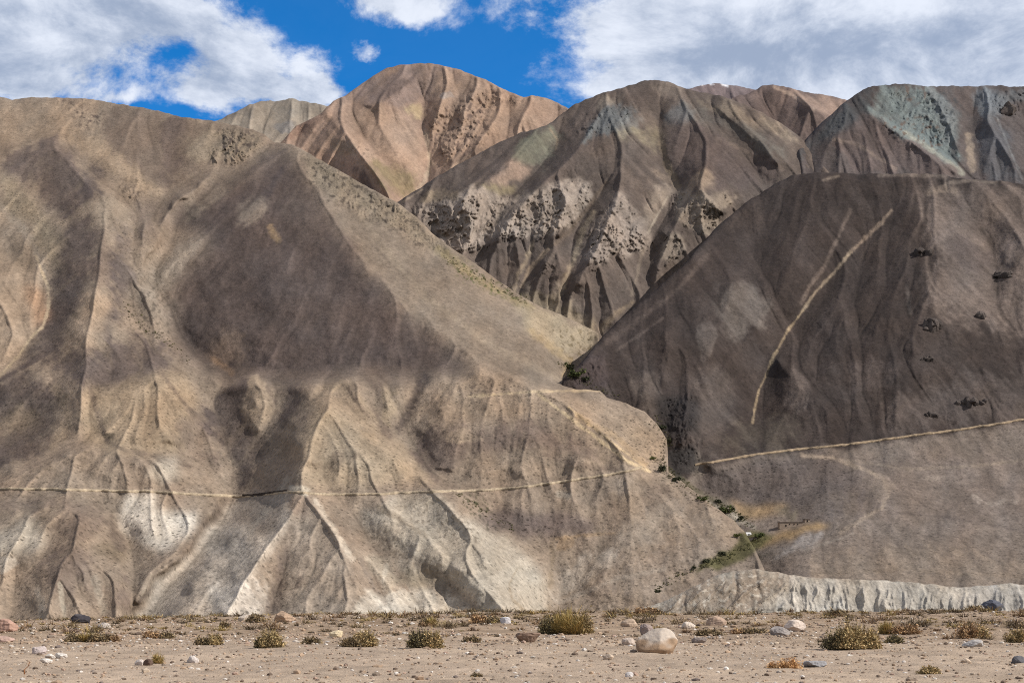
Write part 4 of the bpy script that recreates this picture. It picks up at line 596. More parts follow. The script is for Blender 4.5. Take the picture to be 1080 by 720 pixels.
def gravel_ground():
    m, t, b = mat_new('dusty_gravel'); vc = t.n('ShaderNodeAttribute'); vc.attribute_name = 'Col'
    pos = t.n('ShaderNodeTexCoord').outputs['Object']
    n1 = t.noise(pos, 3, 6, .65); n2 = t.noise(pos, 22, 4, .6)
    vo = t.n('ShaderNodeTexVoronoi'); vo.inputs['Scale'].default_value = 14; t.l(pos, vo.inputs['Vector'])
    peb = t.ramp(vo.outputs['Distance'], .12, .30, 1, 0)
    sp = t.n('ShaderNodeSeparateColor'); t.l(vo.outputs['Color'], sp.inputs[0])
    f = t.math('MULTIPLY', t.math('MULTIPLY_ADD', n1, .7, .65), t.math('MULTIPLY_ADD', n2, .5, .75))
    tone = t.math('MULTIPLY_ADD', t.math('MULTIPLY', peb, t.math('SUBTRACT', sp.outputs[0], .5)), 1.0, 1.0)
    f = t.math('MULTIPLY', f, tone); cc = t.n('ShaderNodeCombineColor')
    for i in range(3): t.l(f, cc.inputs[i])
    t.l(t.mix(1.0, vc.outputs['Color'], cc.outputs[0], 'MULTIPLY'), b.inputs['Base Color'])
    bp = t.n('ShaderNodeBump'); bp.inputs['Strength'].default_value = .8; bp.inputs['Distance'].default_value = .035
    t.l(t.math('ADD', t.math('MULTIPLY', peb, .6), t.math('ADD', n1, n2)), bp.inputs['Height']); t.l(bp.outputs[0], b.inputs['Normal'])
    return m
ix = np.arange(gx.size).reshape(gx.shape)
gf = np.stack([ix[:-1, :-1], ix[:-1, 1:], ix[1:, 1:], ix[1:, :-1]], -1).reshape(-1, 4)
structure(mesh_np('gravel_plain', np.stack([gx, gy, gz], -1).reshape(-1, 3), gf, gravel_ground(), gc.reshape(-1, 4)))
# river flats in the valley between, out to the hills and beyond (hidden under them)
vx, vy = np.meshgrid(np.linspace(-9000, 9000, 60), np.concatenate([np.linspace(-6000, 120, 12), np.linspace(150, 9000, 60)]), indexing='ij')
ix = np.arange(vx.size).reshape(vx.shape); vf = np.stack([ix[:-1, :-1], ix[1:, :-1], ix[1:, 1:], ix[:-1, 1:]], -1).reshape(-1, 4)
vcol = np.ones((vx.size, 4)); vcol[:, :3] = lin((170, 160, 146)) / KEXP
structure(mesh_np('valley_floor', np.stack([vx, vy, -56 + 0 * vx], -1).reshape(-1, 3), vf, TERRAIN, vcol))

# ------------------------------------------------------------------ stones
def ico(sub):
    bm = bmesh.new(); bmesh.ops.create_icosphere(bm, subdivisions=sub, radius=1); bm.verts.ensure_lookup_table()
    v = np.array([q.co[:] for q in bm.verts]); f = np.array([[q.index for q in p.verts] for p in bm.faces]); bm.free(); return v, f
ICO1, ICO2, ICO4 = ico(1), ico(2), ico(5)
r = np.random.default_rng(5)
def noise3(p, s, seed):
    return (perlin(p[:, 0] * s + seed, p[:, 1] * s, seed) + perlin(p[:, 1] * s - 7, p[:, 2] * s + seed, seed + 1) + perlin(p[:, 2] * s, p[:, 0] * s + 3, seed + 2)) / 1.5
def stone_verts(rr, sx, sy, sz, base=ICO1, chip=5):
    v = base[0].copy()
    for _ in range(chip):
        n = rr.standard_normal(3); n /= np.linalg.norm(n); dcut = .55 + .35 * rr.random()
        k = v @ n; v -= np.maximum(k - dcut, 0)[:, None] * n
    a = rr.random() * 6.28; c, s = math.cos(a), math.sin(a)
    v = v * np.array([sx, sy, sz]); v = np.stack([v[:, 0] * c - v[:, 1] * s, v[:, 0] * s + v[:, 1] * c, v[:, 2]], -1); return v
STONES = [(198, 180, 160), (178, 158, 138), (205, 196, 186), (150, 134, 120), (222, 214, 206), (124, 112, 106), (168, 150, 134), (176, 150, 134)]
STONE_M = col_mat('weathered_stone', 9, .35, .5, .02)
def scatter(n, y0, y1, s0, s1, dens_pow):
    out = []
    while len(out) < n:
        y = y0 + (y1 - y0) * r.random() ** dens_pow; b = -.46 + .92 * r.random(); x = b * (y + 4)
        out.append((x, y, s0 * (s1 / s0) ** (r.random() ** 2.2)))
    return out
protos = [stone_verts(r, 1, .8, .6) for _ in range(24)]
def stone_mass(name, items, palette):
    V, Fc, C = [], [], []; nv = len(ICO1[0]); z = plain_z([q[0] for q in items], [q[1] for q in items])
    for i, (x, y, s) in enumerate(items):
        p = protos[r.integers(24)] * s * (.8 + .4 * r.random(3)); V.append(p + [x, y, z[i] + .18 * s]); Fc.append(ICO1[1] + nv * i)
        c = lin(palette[r.integers(len(palette))]) / KEXP * (.8 + .35 * r.random()); C.append(np.repeat([[*c, 1]], nv, 0))
    return stuff(mesh_np(name, np.concatenate(V), np.concatenate(Fc), STONE_M, np.concatenate(C), smooth=False))
peb = scatter(14000, 22, 60, .018, .075, 1.0) + scatter(9000, 45, 124, .04, .13, 1.0) + scatter(420, 24, 60, .06, .14, 1.0) + scatter(520, 58, 124, .10, .24, 1.0)
tag(stone_mass('gravel', peb, STONES + [(176, 152, 130)] * 6 + [(120, 104, 92)] * 3), 'loose pebbles and small stones strewn over the dusty plain', 'gravel')

def boulder(name, label, u, v, w, h, colr, seed, group=None, depth=.8, flat=0, tilt=0, patch=None, chip=9, sink=.22, rough=.06, bump=.5):
    """one weathered rock; w and h are its size in the photo's pixels at its distance"""
    p = on_plain(u, v); k = p.y / F; rr = np.random.default_rng(seed)
    vv = ICO4[0].copy()
    vv += (vv / np.linalg.norm(vv, axis=1)[:, None]) * (noise3(vv, .9, seed) * .22)[:, None]
    for _ in range(chip):
        n = rr.standard_normal(3); n[2] *= .7; n /= np.linalg.norm(n); dcut = .62 + .28 * rr.random()
        q = vv @ n; vv -= np.maximum(q - dcut, 0)[:, None] * n * .92
    vv += (vv / np.linalg.norm(vv, axis=1)[:, None]) * (rough * noise3(vv, 4, seed + 3) + rough * .5 * noise3(vv, 10, seed + 9))[:, None]
    if flat: vv[:, 2] = np.clip(vv[:, 2], -1, .55)
    lo, hi = vv.min(0), vv.max(0); vv = (vv - (lo + hi) / 2) / (hi - lo) * 2
    c = np.repeat([lin(colr) / KEXP], len(vv), 0) * (1 + .16 * noise3(vv, 2.2, seed + 4) + .10 * noise3(vv, 7, seed + 5))[:, None]
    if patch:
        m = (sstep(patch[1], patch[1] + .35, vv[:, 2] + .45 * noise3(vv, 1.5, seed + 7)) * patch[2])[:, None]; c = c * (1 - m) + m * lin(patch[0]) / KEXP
    W_, H_ = w * k, h * k / (1 - sink)
    vv = vv * np.array([W_ / 2, W_ / 2 * depth, H_ / 2])
    if tilt:
        ct, st = math.cos(tilt), math.sin(tilt); vv = np.stack([vv[:, 0] * ct - vv[:, 2] * st, vv[:, 1], vv[:, 0] * st + vv[:, 2] * ct], -1)
    vv[:, 2] -= vv[:, 2].min() + H_ * sink
    cc = np.ones((len(vv), 4)); cc[:, :3] = np.clip(c, .01, .9)
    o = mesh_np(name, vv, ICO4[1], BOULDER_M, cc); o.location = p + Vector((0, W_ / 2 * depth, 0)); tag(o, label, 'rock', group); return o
BOULDER_M = col_mat('boulder_stone', 6, .32, .6, .03)
ROCKS = [
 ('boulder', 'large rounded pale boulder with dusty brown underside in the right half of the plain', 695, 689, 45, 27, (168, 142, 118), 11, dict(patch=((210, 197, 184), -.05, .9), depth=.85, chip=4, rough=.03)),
 ('rock', 'grey tilted slab of rock poking up just behind the large pale boulder', 684, 670, 20, 11, (158, 142, 136), 12, dict(tilt=-.5)),
 ('boulder', 'tan rounded boulder on the plain edge below the central pale spur', 299, 656, 24, 12, (182, 156, 134), 13, {}),
 ('boulder', 'black domed boulder on the plain edge at the far left', 82, 657, 22, 10, (70, 66, 70), 14, dict(patch=((110, 104, 104), .6, .5))),
 ('boulder', 'pinkish brown boulder cut by the left edge of the photo', 4, 666, 24, 14, (184, 150, 134), 15, {}),
 ('rock', 'small pinkish stone below the pinkish boulder at the left edge', 2, 677, 20, 7, (180, 154, 142), 16, {}),
 ('boulder', 'pale tan boulder behind and left of the large pale boulder', 664, 661, 18, 9, (192, 170, 150), 17, {}),
 ('boulder', 'tan domed boulder on the plain right of the large pale boulder', 757, 659, 22, 10, (178, 154, 136), 18, {}),
 ('rock', 'small whitish stone between the large pale boulder and the tan domed boulder', 727, 662, 15, 7, (216, 202, 188), 19, {}),
 ('rock', 'low brown rock mound at the left foot of the largest yellow bush', 557, 677, 27, 10, (140, 118, 104), 20, dict(flat=1)),
 ('boulder', 'whitish angular rock with a grey slab leaning in front of it', 840, 666, 24, 13, (214, 198, 186), 21, dict(chip=12)),
 ('rock', 'grey slab leaning against the whitish angular rock', 824, 670, 22, 10, (160, 152, 148), 22, dict(tilt=-.2, chip=12)),
 ('rock', 'flat blue grey slab lying low in the right foreground', 861, 704, 24, 7, (160, 158, 160), 23, dict(flat=1)),
 ('boulder', 'dark blue grey boulder on the plain edge at the far right', 1050, 643, 22, 12, (92, 94, 104), 24, dict(chip=11)),
 ('rock', 'single pale grey stone alone in the left foreground', 202, 699, 13, 8, (206, 196, 190), 25, {}),
 ('rock', 'dark brown rock beside the small yellow tuft at lower left', 155, 702, 11, 8, (104, 86, 76), 26, {}),
 ('rock', 'pale stone left of the dark brown rock at lower left', 146, 702, 11, 7, (210, 198, 190), 27, {}),
 ('rock', 'greyish pink stone topmost of the white stone heap at lower left', 40, 690, 16, 9, (196, 182, 178), 28, {}),
 ('rock', 'white stone at the right end of the white stone heap at lower left', 63, 694, 13, 6, (220, 212, 204), 29, {}),
 ('rock', 'white flat stone lowest of the white stone heap at lower left', 47, 699, 14, 5, (222, 214, 206), 30, {}),
 ('rock', 'white stone in the middle of the white stone heap at lower left', 52, 694, 11, 5, (216, 208, 200), 31, {}),
 ('rock', 'pale grey slab near the right edge below the dry brown bush', 1029, 682, 22, 8, (182, 176, 172), 32, dict(tilt=.15, chip=12)),
 ('rock', 'dark grey stone at the lower right edge of the photo', 1076, 700, 16, 9, (106, 104, 108), 33, {}),
 ('rock', 'pale grey stone just left of the large pale boulder', 663, 680, 14, 8, (194, 178, 166), 34, {}),
 ('rock', 'pale tan stone in front and left of the large pale boulder', 642, 695, 12, 6, (210, 190, 170), 35, {}),
 ('rock', 'low grey stone just right of the large pale boulder', 738, 678, 16, 6, (150, 138, 132), 36, dict(flat=1)),
 ('rock', 'small white and grey stone near the bottom edge below the large pale boulder', 664, 714, 9, 6, (212, 206, 204), 37, {}),
 ('rock', 'light grey stone on the plain edge left of the largest yellow bush', 533, 657, 12, 7, (206, 202, 204), 38, {}),
 ('rock', 'cream coloured stone between the olive and the dark green bush clusters', 354, 672, 15, 8, (222, 204, 172), 39, {}),
 ('rock', 'flat tan stone in the right foreground below the big olive bush', 1020, 699, 11, 5, (204, 184, 164), 40, {}),
 ('rock', 'pale round stone on the plain edge left of the tan boulder below the central spur', 256, 655, 12, 7, (202, 188, 174), 41, {}),
 ('rock', 'pale heap of stone on the plain edge above the long low mat of scrub', 108, 663, 14, 7, (200, 188, 178), 42, {}),
]
for nm, lb, u, v, w_, h_, cl, sd, kw in ROCKS: boulder(nm, lb, u, v, w_, h_, cl, sd, **kw)

# ------------------------------------------------------------------ bushes: many fine twigs and leaves
def twigs(rr, n, R, Hh, colours, leaf=0, wd=.006, spread=1.0, bottom=None, lean=0.0):
    """n curved blades from the base outward over a dome of radius R and height Hh"""
    V, Fc, C = [], [], []
    th = rr.random(n) * 2 * np.pi; rad = np.sqrt(rr.random(n)) * R * .42
    bx, by = np.cos(th) * rad, np.sin(th) * rad; ph = th + rr.normal(0, .6, n)
    lump = 1 + .22 * np.sin(3 * ph + rr.random() * 6) + .14 * np.sin(7 * ph + rr.random() * 6)
    e = np.arcsin(.08 + .92 * rr.random(n)); k_ = (.62 + .42 * rr.random(n) + .16 * np.maximum(rr.normal(0, 1, n) - .6, 0)) * lump; out = np.cos(e)
    tx = np.cos(ph) * np.cos(e) * R * k_ * spread; ty = np.sin(ph) * np.cos(e) * R * k_ * spread; L = Hh * np.sin(e) * k_
    col = np.array([lin(c) / KEXP for c in colours])[rr.integers(len(colours), size=n)] * (.75 + .5 * rr.random((n, 1)))
    seg = 3; prev = None; a = rr.random(n) * np.pi; ox, oy = np.cos(a), np.sin(a)
    for s in range(seg + 1):
        q = s / seg; cx = bx + (tx - bx) * q ** 1.4 + rr.normal(0, .02 * R, n) * q; cy = by + (ty - by) * q ** 1.4 + rr.normal(0, .02 * R, n) * q
        cz = L * (1 - (1 - q) ** 1.35) - .02 * (1 - q)
        wv = wd * (1.15 - .85 * q)
        V.append(np.stack([np.stack([cx - ox * wv, cy - oy * wv, cz], -1), np.stack([cx + ox * wv, cy + oy * wv, cz], -1)], 1))
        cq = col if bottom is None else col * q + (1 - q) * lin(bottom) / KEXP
        C.append(np.repeat(cq[:, None], 2, 1))
        if leaf and s > 0:
            for j in range(leaf):
                prev = prev or []; f = rr.random(n); m = np.stack([cx, cy, cz], -1) - f[:, None] * np.stack([(tx - bx) / seg, (ty - by) / seg, L / seg], -1) * .8
                prev.append((m, cq * (.8 + .5 * rr.random((n, 1)))))
    Vt = np.stack(V, 1).reshape(-1, 3); Ct = np.stack(C, 1).reshape(-1, 3)
    i = np.arange(n)[:, None] * (2 * (seg + 1)); st = np.arange(seg)[None] * 2
    b = (i + st).reshape(-1); Ft = np.stack([b, b + 1, b + 3, b + 2], -1)
    lv = lf = lc = None
    if prev:
        m = np.concatenate([p[0] for p in prev]); cl = np.concatenate([p[1] for p in prev]); k = len(m)
        d1 = rr.standard_normal((k, 3)); d1 /= np.linalg.norm(d1, axis=1)[:, None]; d2 = np.cross(d1, rr.standard_normal((k, 3))); d2 /= np.linalg.norm(d2, axis=1)[:, None]
        sz = wd * 2.6 * (.6 + .8 * rr.random((k, 1))); m[:, 2] = np.maximum(m[:, 2], .01)
        lv = np.stack([m - d1 * sz * 1.6, m + d2 * sz * .7, m + d1 * sz * 1.6, m - d2 * sz * .7], 1).reshape(-1, 3)
        lf = np.arange(4 * k).reshape(-1, 4); lc = np.repeat(cl, 4, 0) * 1.15
    return (Vt, Ft, Ct), (lv, lf, lc)
def foliage_mat(name):
    m, t, b = mat_new(name); vc = t.n('ShaderNodeAttribute'); vc.attribute_name = 'Col'
    pos = t.n('ShaderNodeTexCoord').outputs['Object']; n1 = t.noise(pos, 5, 3, .5)
    cc = t.n('ShaderNodeCombineColor'); f = t.math('MULTIPLY_ADD', n1, 1.0, 1.0)
    for i in range(3): t.l(f, cc.inputs[i])
    t.l(t.mix(1.0, vc.outputs['Color'], cc.outputs[0], 'MULTIPLY'), b.inputs['Base Color']); return m
FOL = foliage_mat('dry_foliage')
c4 = lambda c: np.concatenate([np.clip(c, .005, 1), np.ones((len(c), 1))], 1)
KINDS = {  # colours of twigs, leaf colours, leaves per joint, count, bottom colour
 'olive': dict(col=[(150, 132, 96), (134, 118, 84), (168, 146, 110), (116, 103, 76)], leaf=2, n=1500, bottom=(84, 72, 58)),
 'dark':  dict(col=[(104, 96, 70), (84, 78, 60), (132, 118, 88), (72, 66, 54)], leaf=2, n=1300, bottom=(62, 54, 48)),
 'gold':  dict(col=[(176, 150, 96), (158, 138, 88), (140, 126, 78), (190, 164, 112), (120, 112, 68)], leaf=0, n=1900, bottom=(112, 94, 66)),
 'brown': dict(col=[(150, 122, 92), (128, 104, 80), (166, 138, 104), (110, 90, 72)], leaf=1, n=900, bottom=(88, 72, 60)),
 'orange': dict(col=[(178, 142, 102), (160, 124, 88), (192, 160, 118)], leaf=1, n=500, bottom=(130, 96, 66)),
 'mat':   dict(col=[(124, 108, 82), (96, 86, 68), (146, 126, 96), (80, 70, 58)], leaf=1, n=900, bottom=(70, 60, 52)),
}
def bush(name, label, cat, u, v, w, h, kinds, seed, group=None):
    """kinds: list of (kind, x share, width share, height share) clumps side by side"""
    p = on_plain(u, v); k = p.y / F; rr = np.random.default_rng(seed)
    root = bpy.data.objects.new(name, None); COL.objects.link(root); root.location = p + Vector((0, w * k * .22, 0)); tag(root, label, cat, group)
    root.empty_display_size = .2
    tw, lf = [], []
    for kd, sx, sw, shh in kinds:
        K = KINDS[kd]; R = w * k * sw / 2; Hh = h * k * shh * .9
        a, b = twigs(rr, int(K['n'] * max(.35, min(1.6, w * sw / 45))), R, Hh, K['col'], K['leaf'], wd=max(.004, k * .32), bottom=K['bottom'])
        off = np.array([sx * w * k, rr.normal(0, .15) * R, 0.0])
        a[0][:] *= [1, .8, 1]; tw.append((a[0] + off, a[1], a[2]))
        if b[0] is not None: lf.append((b[0] * [1, .8, 1] + off, b[1], b[2]))
    def joinup(name, L):
        n = 0; fs = []
        for q in L: fs.append(q[1] + n); n += len(q[0])
        return mesh_np(name, np.concatenate([q[0] for q in L]), np.concatenate(fs), FOL, c4(np.concatenate([q[2] for q in L])), smooth=False, parent=root)
    joinup('twigs', tw)
    if lf: joinup('leaves', lf)
    return root
BUSHES = [
 ('dry_bush', 'largest bush, yellow grass over dull green scrub, on the plain in the middle', 'bush', 596, 669, 64, 27, [('gold', .12, .75, 1.0), ('dark', -.25, .45, .72), ('olive', .28, .4, .85), ('gold', -.1, .5, .85)], 51),
 ('green_bush', 'round dark green bush with yellow right side, left of the centre', 'bush', 447, 684, 44, 21, [('dark', -.12, .7, 1.0), ('olive', .2, .55, .95), ('gold', .32, .3, .7)], 52),
 ('olive_bush', 'olive brown bush standing between the cream stone and the round dark green bush', 'bush', 378, 682, 42, 18, [('mat', -.2, .6, .7), ('olive', .15, .7, 1.0)], 53),
 ('olive_bush', 'wide grey olive bush below the tan boulder of the plain edge', 'bush', 284, 683, 38, 19, [('olive', .05, .8, 1.0), ('dark', -.3, .4, .55)], 54),
 ('olive_bush', 'big olive green bush with bushy rounded top in the right foreground', 'bush', 902, 685, 62, 29, [('olive', -.05, .75, 1.0), ('olive', .28, .5, .8), ('dark', -.3, .45, .7), ('olive', 0, .6, .85)], 55),
 ('brown_bush', 'low dry brown scrub behind the big olive green bush', 'bush', 950, 669, 50, 15, [('brown', .1, .7, .8), ('gold', -.25, .5, 1.0), ('brown', .3, .4, .7)], 56),
 ('dark_shrub', 'small dark cushion shrub just right of the big olive green bush', 'shrub', 945, 678, 20, 9, [('dark', 0, 1, 1)], 57),
 ('brown_bush', 'dry brown bush near the right edge above the pale grey slab', 'bush', 1026, 673, 36, 18, [('brown', -.1, .8, 1.0), ('olive', .3, .5, .75)], 58),
 ('olive_bush', 'olive bush cut by the right edge of the photo', 'bush', 1076, 678, 26, 16, [('olive', 0, 1, 1)], 59),
 ('olive_tuft', 'small olive tuft alone near the bottom right corner', 'shrub', 982, 711, 23, 9, [('olive', 0, 1, 1)], 60),
 ('orange_scrub', 'low orange dry plant in the right foreground left of the flat blue grey slab', 'shrub', 830, 705, 38, 13, [('orange', .1, .8, 1), ('orange', -.35, .4, .7)], 61),
 ('yellow_tuft', 'small yellow grass tuft behind the dark brown rock at lower left', 'grass', 165, 700, 16, 13, [('gold', 0, 1, 1)], 62),
 ('scrub_mat', 'long low mat of dry scrub across the left of the plain', 'scrub', 94, 677, 62, 12, [('mat', -.3, .45, .9), ('gold', -.1, .45, .9), ('mat', .12, .5, 1.0), ('brown', .35, .3, .7)], 63),
 ('scrub_mat', 'short low mat of brown scrub right of the long low mat', 'scrub', 164, 673, 38, 9, [('brown', -.15, .6, 1), ('mat', .25, .5, .9)], 64),
 ('brown_bush', 'dull brown low bush left of the wide grey olive bush', 'bush', 218, 680, 34, 13, [('mat', -.2, .6, .8), ('olive', .2, .5, 1)], 65),
 ('dark_shrub', 'small dark shrub beside the cream stone', 'shrub', 328, 679, 24, 9, [('mat', 0, 1, 1)], 66),
 ('brown_tuft', 'small brown tuft on the plain left of the largest yellow bush and its brown mound', 'shrub', 498, 677, 22, 8, [('mat', 0, 1, 1)], 67),
 ('scrub_mat', 'dry scrub strip on the plain edge right of the light grey stone', 'scrub', 512, 657, 40, 11, [('brown', -.2, .6, 1), ('mat', .2, .6, .8)], 68),
 ('scrub_mat', 'brown scrub strip on the plain right of the tan domed boulder', 'scrub', 792, 668, 40, 7, [('mat', .1, .8, 1), ('brown', -.3, .5, .8)], 69),
 ('scrub_mat', 'brown scrub strip hugging the tan domed boulder from below', 'scrub', 748, 670, 34, 8, [('mat', 0, 1, 1)], 70),
 ('dark_shrub', 'small dark shrub on the plain edge beside the pale round stone', 'shrub', 236, 662, 14, 8, [('mat', 0, 1, 1)], 71),
 ('brown_bush', 'brown scrub on the plain edge right behind the pale round stone', 'scrub', 270, 656, 22, 9, [('mat', 0, 1, 1)], 72),
 ('dark_shrub', 'dark scrub on the plain edge just left of the dark blue grey boulder', 'scrub', 1030, 643, 22, 6, [('mat', 0, 1, 1)], 73),
 ('brown_bush', 'low brown scrub behind the large pale boulder on the plain edge', 'scrub', 683, 648, 34, 9, [('brown', 0, .9, 1), ('mat', .3, .4, .8)], 74),
 ('brown_bush', 'low brown scrub on the plain edge below the fluted cliff', 'scrub', 884, 649, 26, 8, [('mat', 0, 1, 1)], 75),
 ('green_tuft', 'yellowish bush on the plain edge above the round dark green bush', 'shrub', 452, 660, 26, 10, [('gold', .1, .8, 1), ('mat', -.2, .5, .8)], 76),
 ('brown_tuft', 'small brown tuft at the bottom edge left of the olive tuft', 'shrub', 502, 714, 14, 5, [('mat', 0, 1, 1)], 77),
]
for b in BUSHES: bush(*b)
# dead twig at lower left
def dead_twig():
    p = on_plain(26, 711); k = p.y / F; V, Fc = [], []
    def tube(a, b, r0, r1):
        a, b = np.array(a), np.array(b); i = len(V)
        for q, rad in ((a, r0), (b, r1)):
            for s in range(5): V.append(q + rad * np.array([math.cos(s * 1.2566), math.sin(s * 1.2566), 0]))
        for s in range(5): Fc.append([i + s, i + (s + 1) % 5, i + 5 + (s + 1) % 5, i + 5 + s])
    u_ = k
    tube((0, 0, -.02), (-.5 * u_, 0, 5 * u_), .9 * u_, .7 * u_); tube((-.5 * u_, 0, 5 * u_), (3 * u_, .05, 9 * u_), .7 * u_, .5 * u_); tube((3 * u_, .05, 9 * u_), (5 * u_, .05, 15 * u_), .5 * u_, .25 * u_)
    tube((0, 0, 2 * u_), (3 * u_, -.03, 4 * u_), .6 * u_, .3 * u_); tube((3 * u_, .05, 9 * u_), (7 * u_, 0, 11 * u_), .4 * u_, .2 * u_)
    c = np.ones((len(V), 4)); c[:, :3] = lin((128, 88, 60)) / KEXP
    o = mesh_np('dead_twig', V, Fc, FOL, c); o.location = p; tag(o, 'forked dead brown twig sticking out of the ground at lower left', 'twig')
dead_twig()
# uncountable dry grass and low cushions over the back half of the plain
def dry_grass():
    Vs, Fs, Cs, n0 = [], [], [], 0; rr = np.random.default_rng(91)
    for i in range(1900):
        y = 46 + 78 * rr.random() ** .6; bb = -.45 + .9 * rr.random(); x = bb * (y + 4)
        if fbm(np.array([x / 10]), np.array([y / 9]), 2, 97)[0] < -.1 and rr.random() < .8: continue
        kd = ['mat', 'brown', 'mat', 'gold', 'olive', 'mat'][rr.integers(6)]; K = KINDS[kd]; s = (.10 + .50 * rr.random() ** 2.5) * (1 if y < 66 else 1.6)
        a, b = twigs(rr, 46 if y > 70 else 80, s, s * (.35 + .35 * rr.random()), K['col'], 0, wd=y / F * .42, bottom=K['bottom'], spread=1.3)
        z = float(plain_z([x], [y])[0]); Vs.append(a[0] + [x, y, z]); Fs.append(a[1] + n0); Cs.append(a[2]); n0 += len(a[0])
    o = stuff(mesh_np('dry_grass', np.concatenate(Vs), np.concatenate(Fs), FOL, c4(np.concatenate(Cs)), smooth=False))
    tag(o, 'sparse dry grass and low cushions dotted over the back of the plain', 'grass')
dry_grass()
# ------------------------------------------------------------------ on the hills
def seen(u, v):
    best = None
    for n, h in HILLS.items():
        if v >= contour(h.top, u) + 1 and min(p[0] for p in h.top) <= u <= max(p[0] for p in h.top):
            p = at(n, u, v)
            if best is None or p.y < best.y: best = p
    return best
def road(name, hillname, pts, half=1.1, col=(178, 161, 138)):
    P = np.array(pts, float); t = np.concatenate([[0], np.cumsum(np.hypot(*np.diff(P, axis=0).T))]); s = np.arange(0, t[-1], 1.5)
    us = np.interp(s, t, P[:, 0]); vs = np.interp(s, t, P[:, 1]) + .7 * fbm(s / 14, s * 0, 4, 401)
    wob = 1 + .5 * fbm(s / 7, s * 0 + 2, 3, 403); V = []; C = []
    for u, v, q in zip(us, vs, wob):
        a, b, c = at(hillname, u, v + half * q), at(hillname, u, v), at(hillname, u, v - half * q)
        lo = a + Vector((0, -1.2, -.3)); mid = b + Vector((0, -2.6, .35)); back = c + Vector((0, -.5, .0)); foot = a + Vector((0, 2.5, -2.5))
        V += [foot, lo, mid, back, back + Vector((0, 3, .6))]
        k = lin(col) / KEXP * (.75 + .4 * random.random()); C += [[*k, 0]] * 5
    n = len(us); Fc = [[5 * i + j, 5 * i + 5 + j, 5 * i + 6 + j, 5 * i + 1 + j] for i in range(n - 1) for j in range(4)]
    structure(mesh_np(name, [q[:] for q in V], Fc, TERRAIN, C, smooth=True))
road('road', 'pale_hill', [(-190, 508), (-100, 512), (0, 515), (60, 515.5), (110, 517), (160, 518), (210, 521), (250, 523), (262, 522.5), (300, 518.5), (316, 519), (345, 521), (400, 520.5), (440, 518.5), (500, 517), (545, 514), (590, 508), (630, 502), (660, 497), (678, 492)])
road('road', 'dark_hill', [(733, 490), (765, 484.5), (800, 478.5), (840, 473.5), (870, 471), (920, 465), (970, 458), (1010, 453), (1050, 447), (1080, 442), (1150, 432), (1270, 415)], col=(160, 141, 118), half=1.0)
def box_mesh(name, sx, sy, sz, mat, parent=None, loc=(0, 0, 0), rot=0, bevel=.06, jit=0, rr=None):
    bm = bmesh.new(); bmesh.ops.create_cube(bm, size=1); bmesh.ops.scale(bm, vec=(sx, sy, sz), verts=bm.verts)
    bmesh.ops.bevel(bm, geom=bm.edges[:], offset=bevel, segments=1, affect='EDGES')
    if jit: bmesh.ops.subdivide_edges(bm, edges=bm.edges[:], cuts=3, use_grid_fill=True)
    for q in bm.verts: q.co += Vector((random.uniform(-jit, jit), random.uniform(-jit, jit), random.uniform(-jit, jit)))
    me = bpy.data.meshes.new(name); bm.to_mesh(me); bm.free(); me.materials.append(mat); o = bpy.data.objects.new(name, me); COL.objects.link(o)
    o.location = loc; o.rotation_euler = (0, 0, rot)
    if parent is not None: o.parent = parent
    return o
def empty(name, loc, rot=0):
    o = bpy.data.objects.new(name, None); COL.objects.link(o); o.location = loc; o.rotation_euler = (0, 0, rot); return o
# dry stone wall holding the road round the head of the gully
def retaining_wall():
    V, C = [], []; pts = [(256, 522.6), (268, 522), (280, 520.6), (292, 519), (303, 517.6)]; n = 40
    us = np.linspace(pts[0][0], pts[-1][0], n); vs = np.interp(us, [p[0] for p in pts], [p[1] for p in pts])
    for i, (u, v) in enumerate(zip(us, vs)):
        p = at('pale_hill', u, v); h = 3.0 + random.uniform(-.3, .3); q = random.uniform(-.15, .15)
        for dy, dz in ((-3.6 + q, -1.6), (-3.4 + q, h - 1.6), (-2.4, h - 1.6), (-2.2, -1.6)): V.append((p.x, p.y + dy, p.z + dz)); C.append([*(lin((74, 66, 62)) / KEXP * random.uniform(.75, 1.25)), 0])
    Fc = [[4 * i + j, 4 * i + 4 + j, 4 * i + 4 + (j + 1) % 4, 4 * i + (j + 1) % 4] for i in range(n - 1) for j in range(4)] + [[0, 1, 2, 3], [4 * n - 4, 4 * n - 1, 4 * n - 2, 4 * n - 3]]
    tag(mesh_np('retaining_wall', V, Fc, TERRAIN, C, smooth=False), 'dark stone wall edging the road where it crosses the gully on the left hill', 'wall')
retaining_wall()
MUD = col_mat('mud_plaster', .8, .3, .4, .05, False, alb((164, 146, 130))); ROOFM = col_mat('earth_roof', .6, .4, .4, .1, False, alb((104, 92, 84)))
DARKM = col_mat('dark_opening', 1, .2, .1, .01, False, alb((34, 30, 30))); WHITEM = col_mat('white_canvas', .8, .12, .2, .03, False, alb((214, 212, 212))); TIN = col_mat('grey_stone_wall', .8, .35, .5, .06, False, alb((150, 140, 132)))
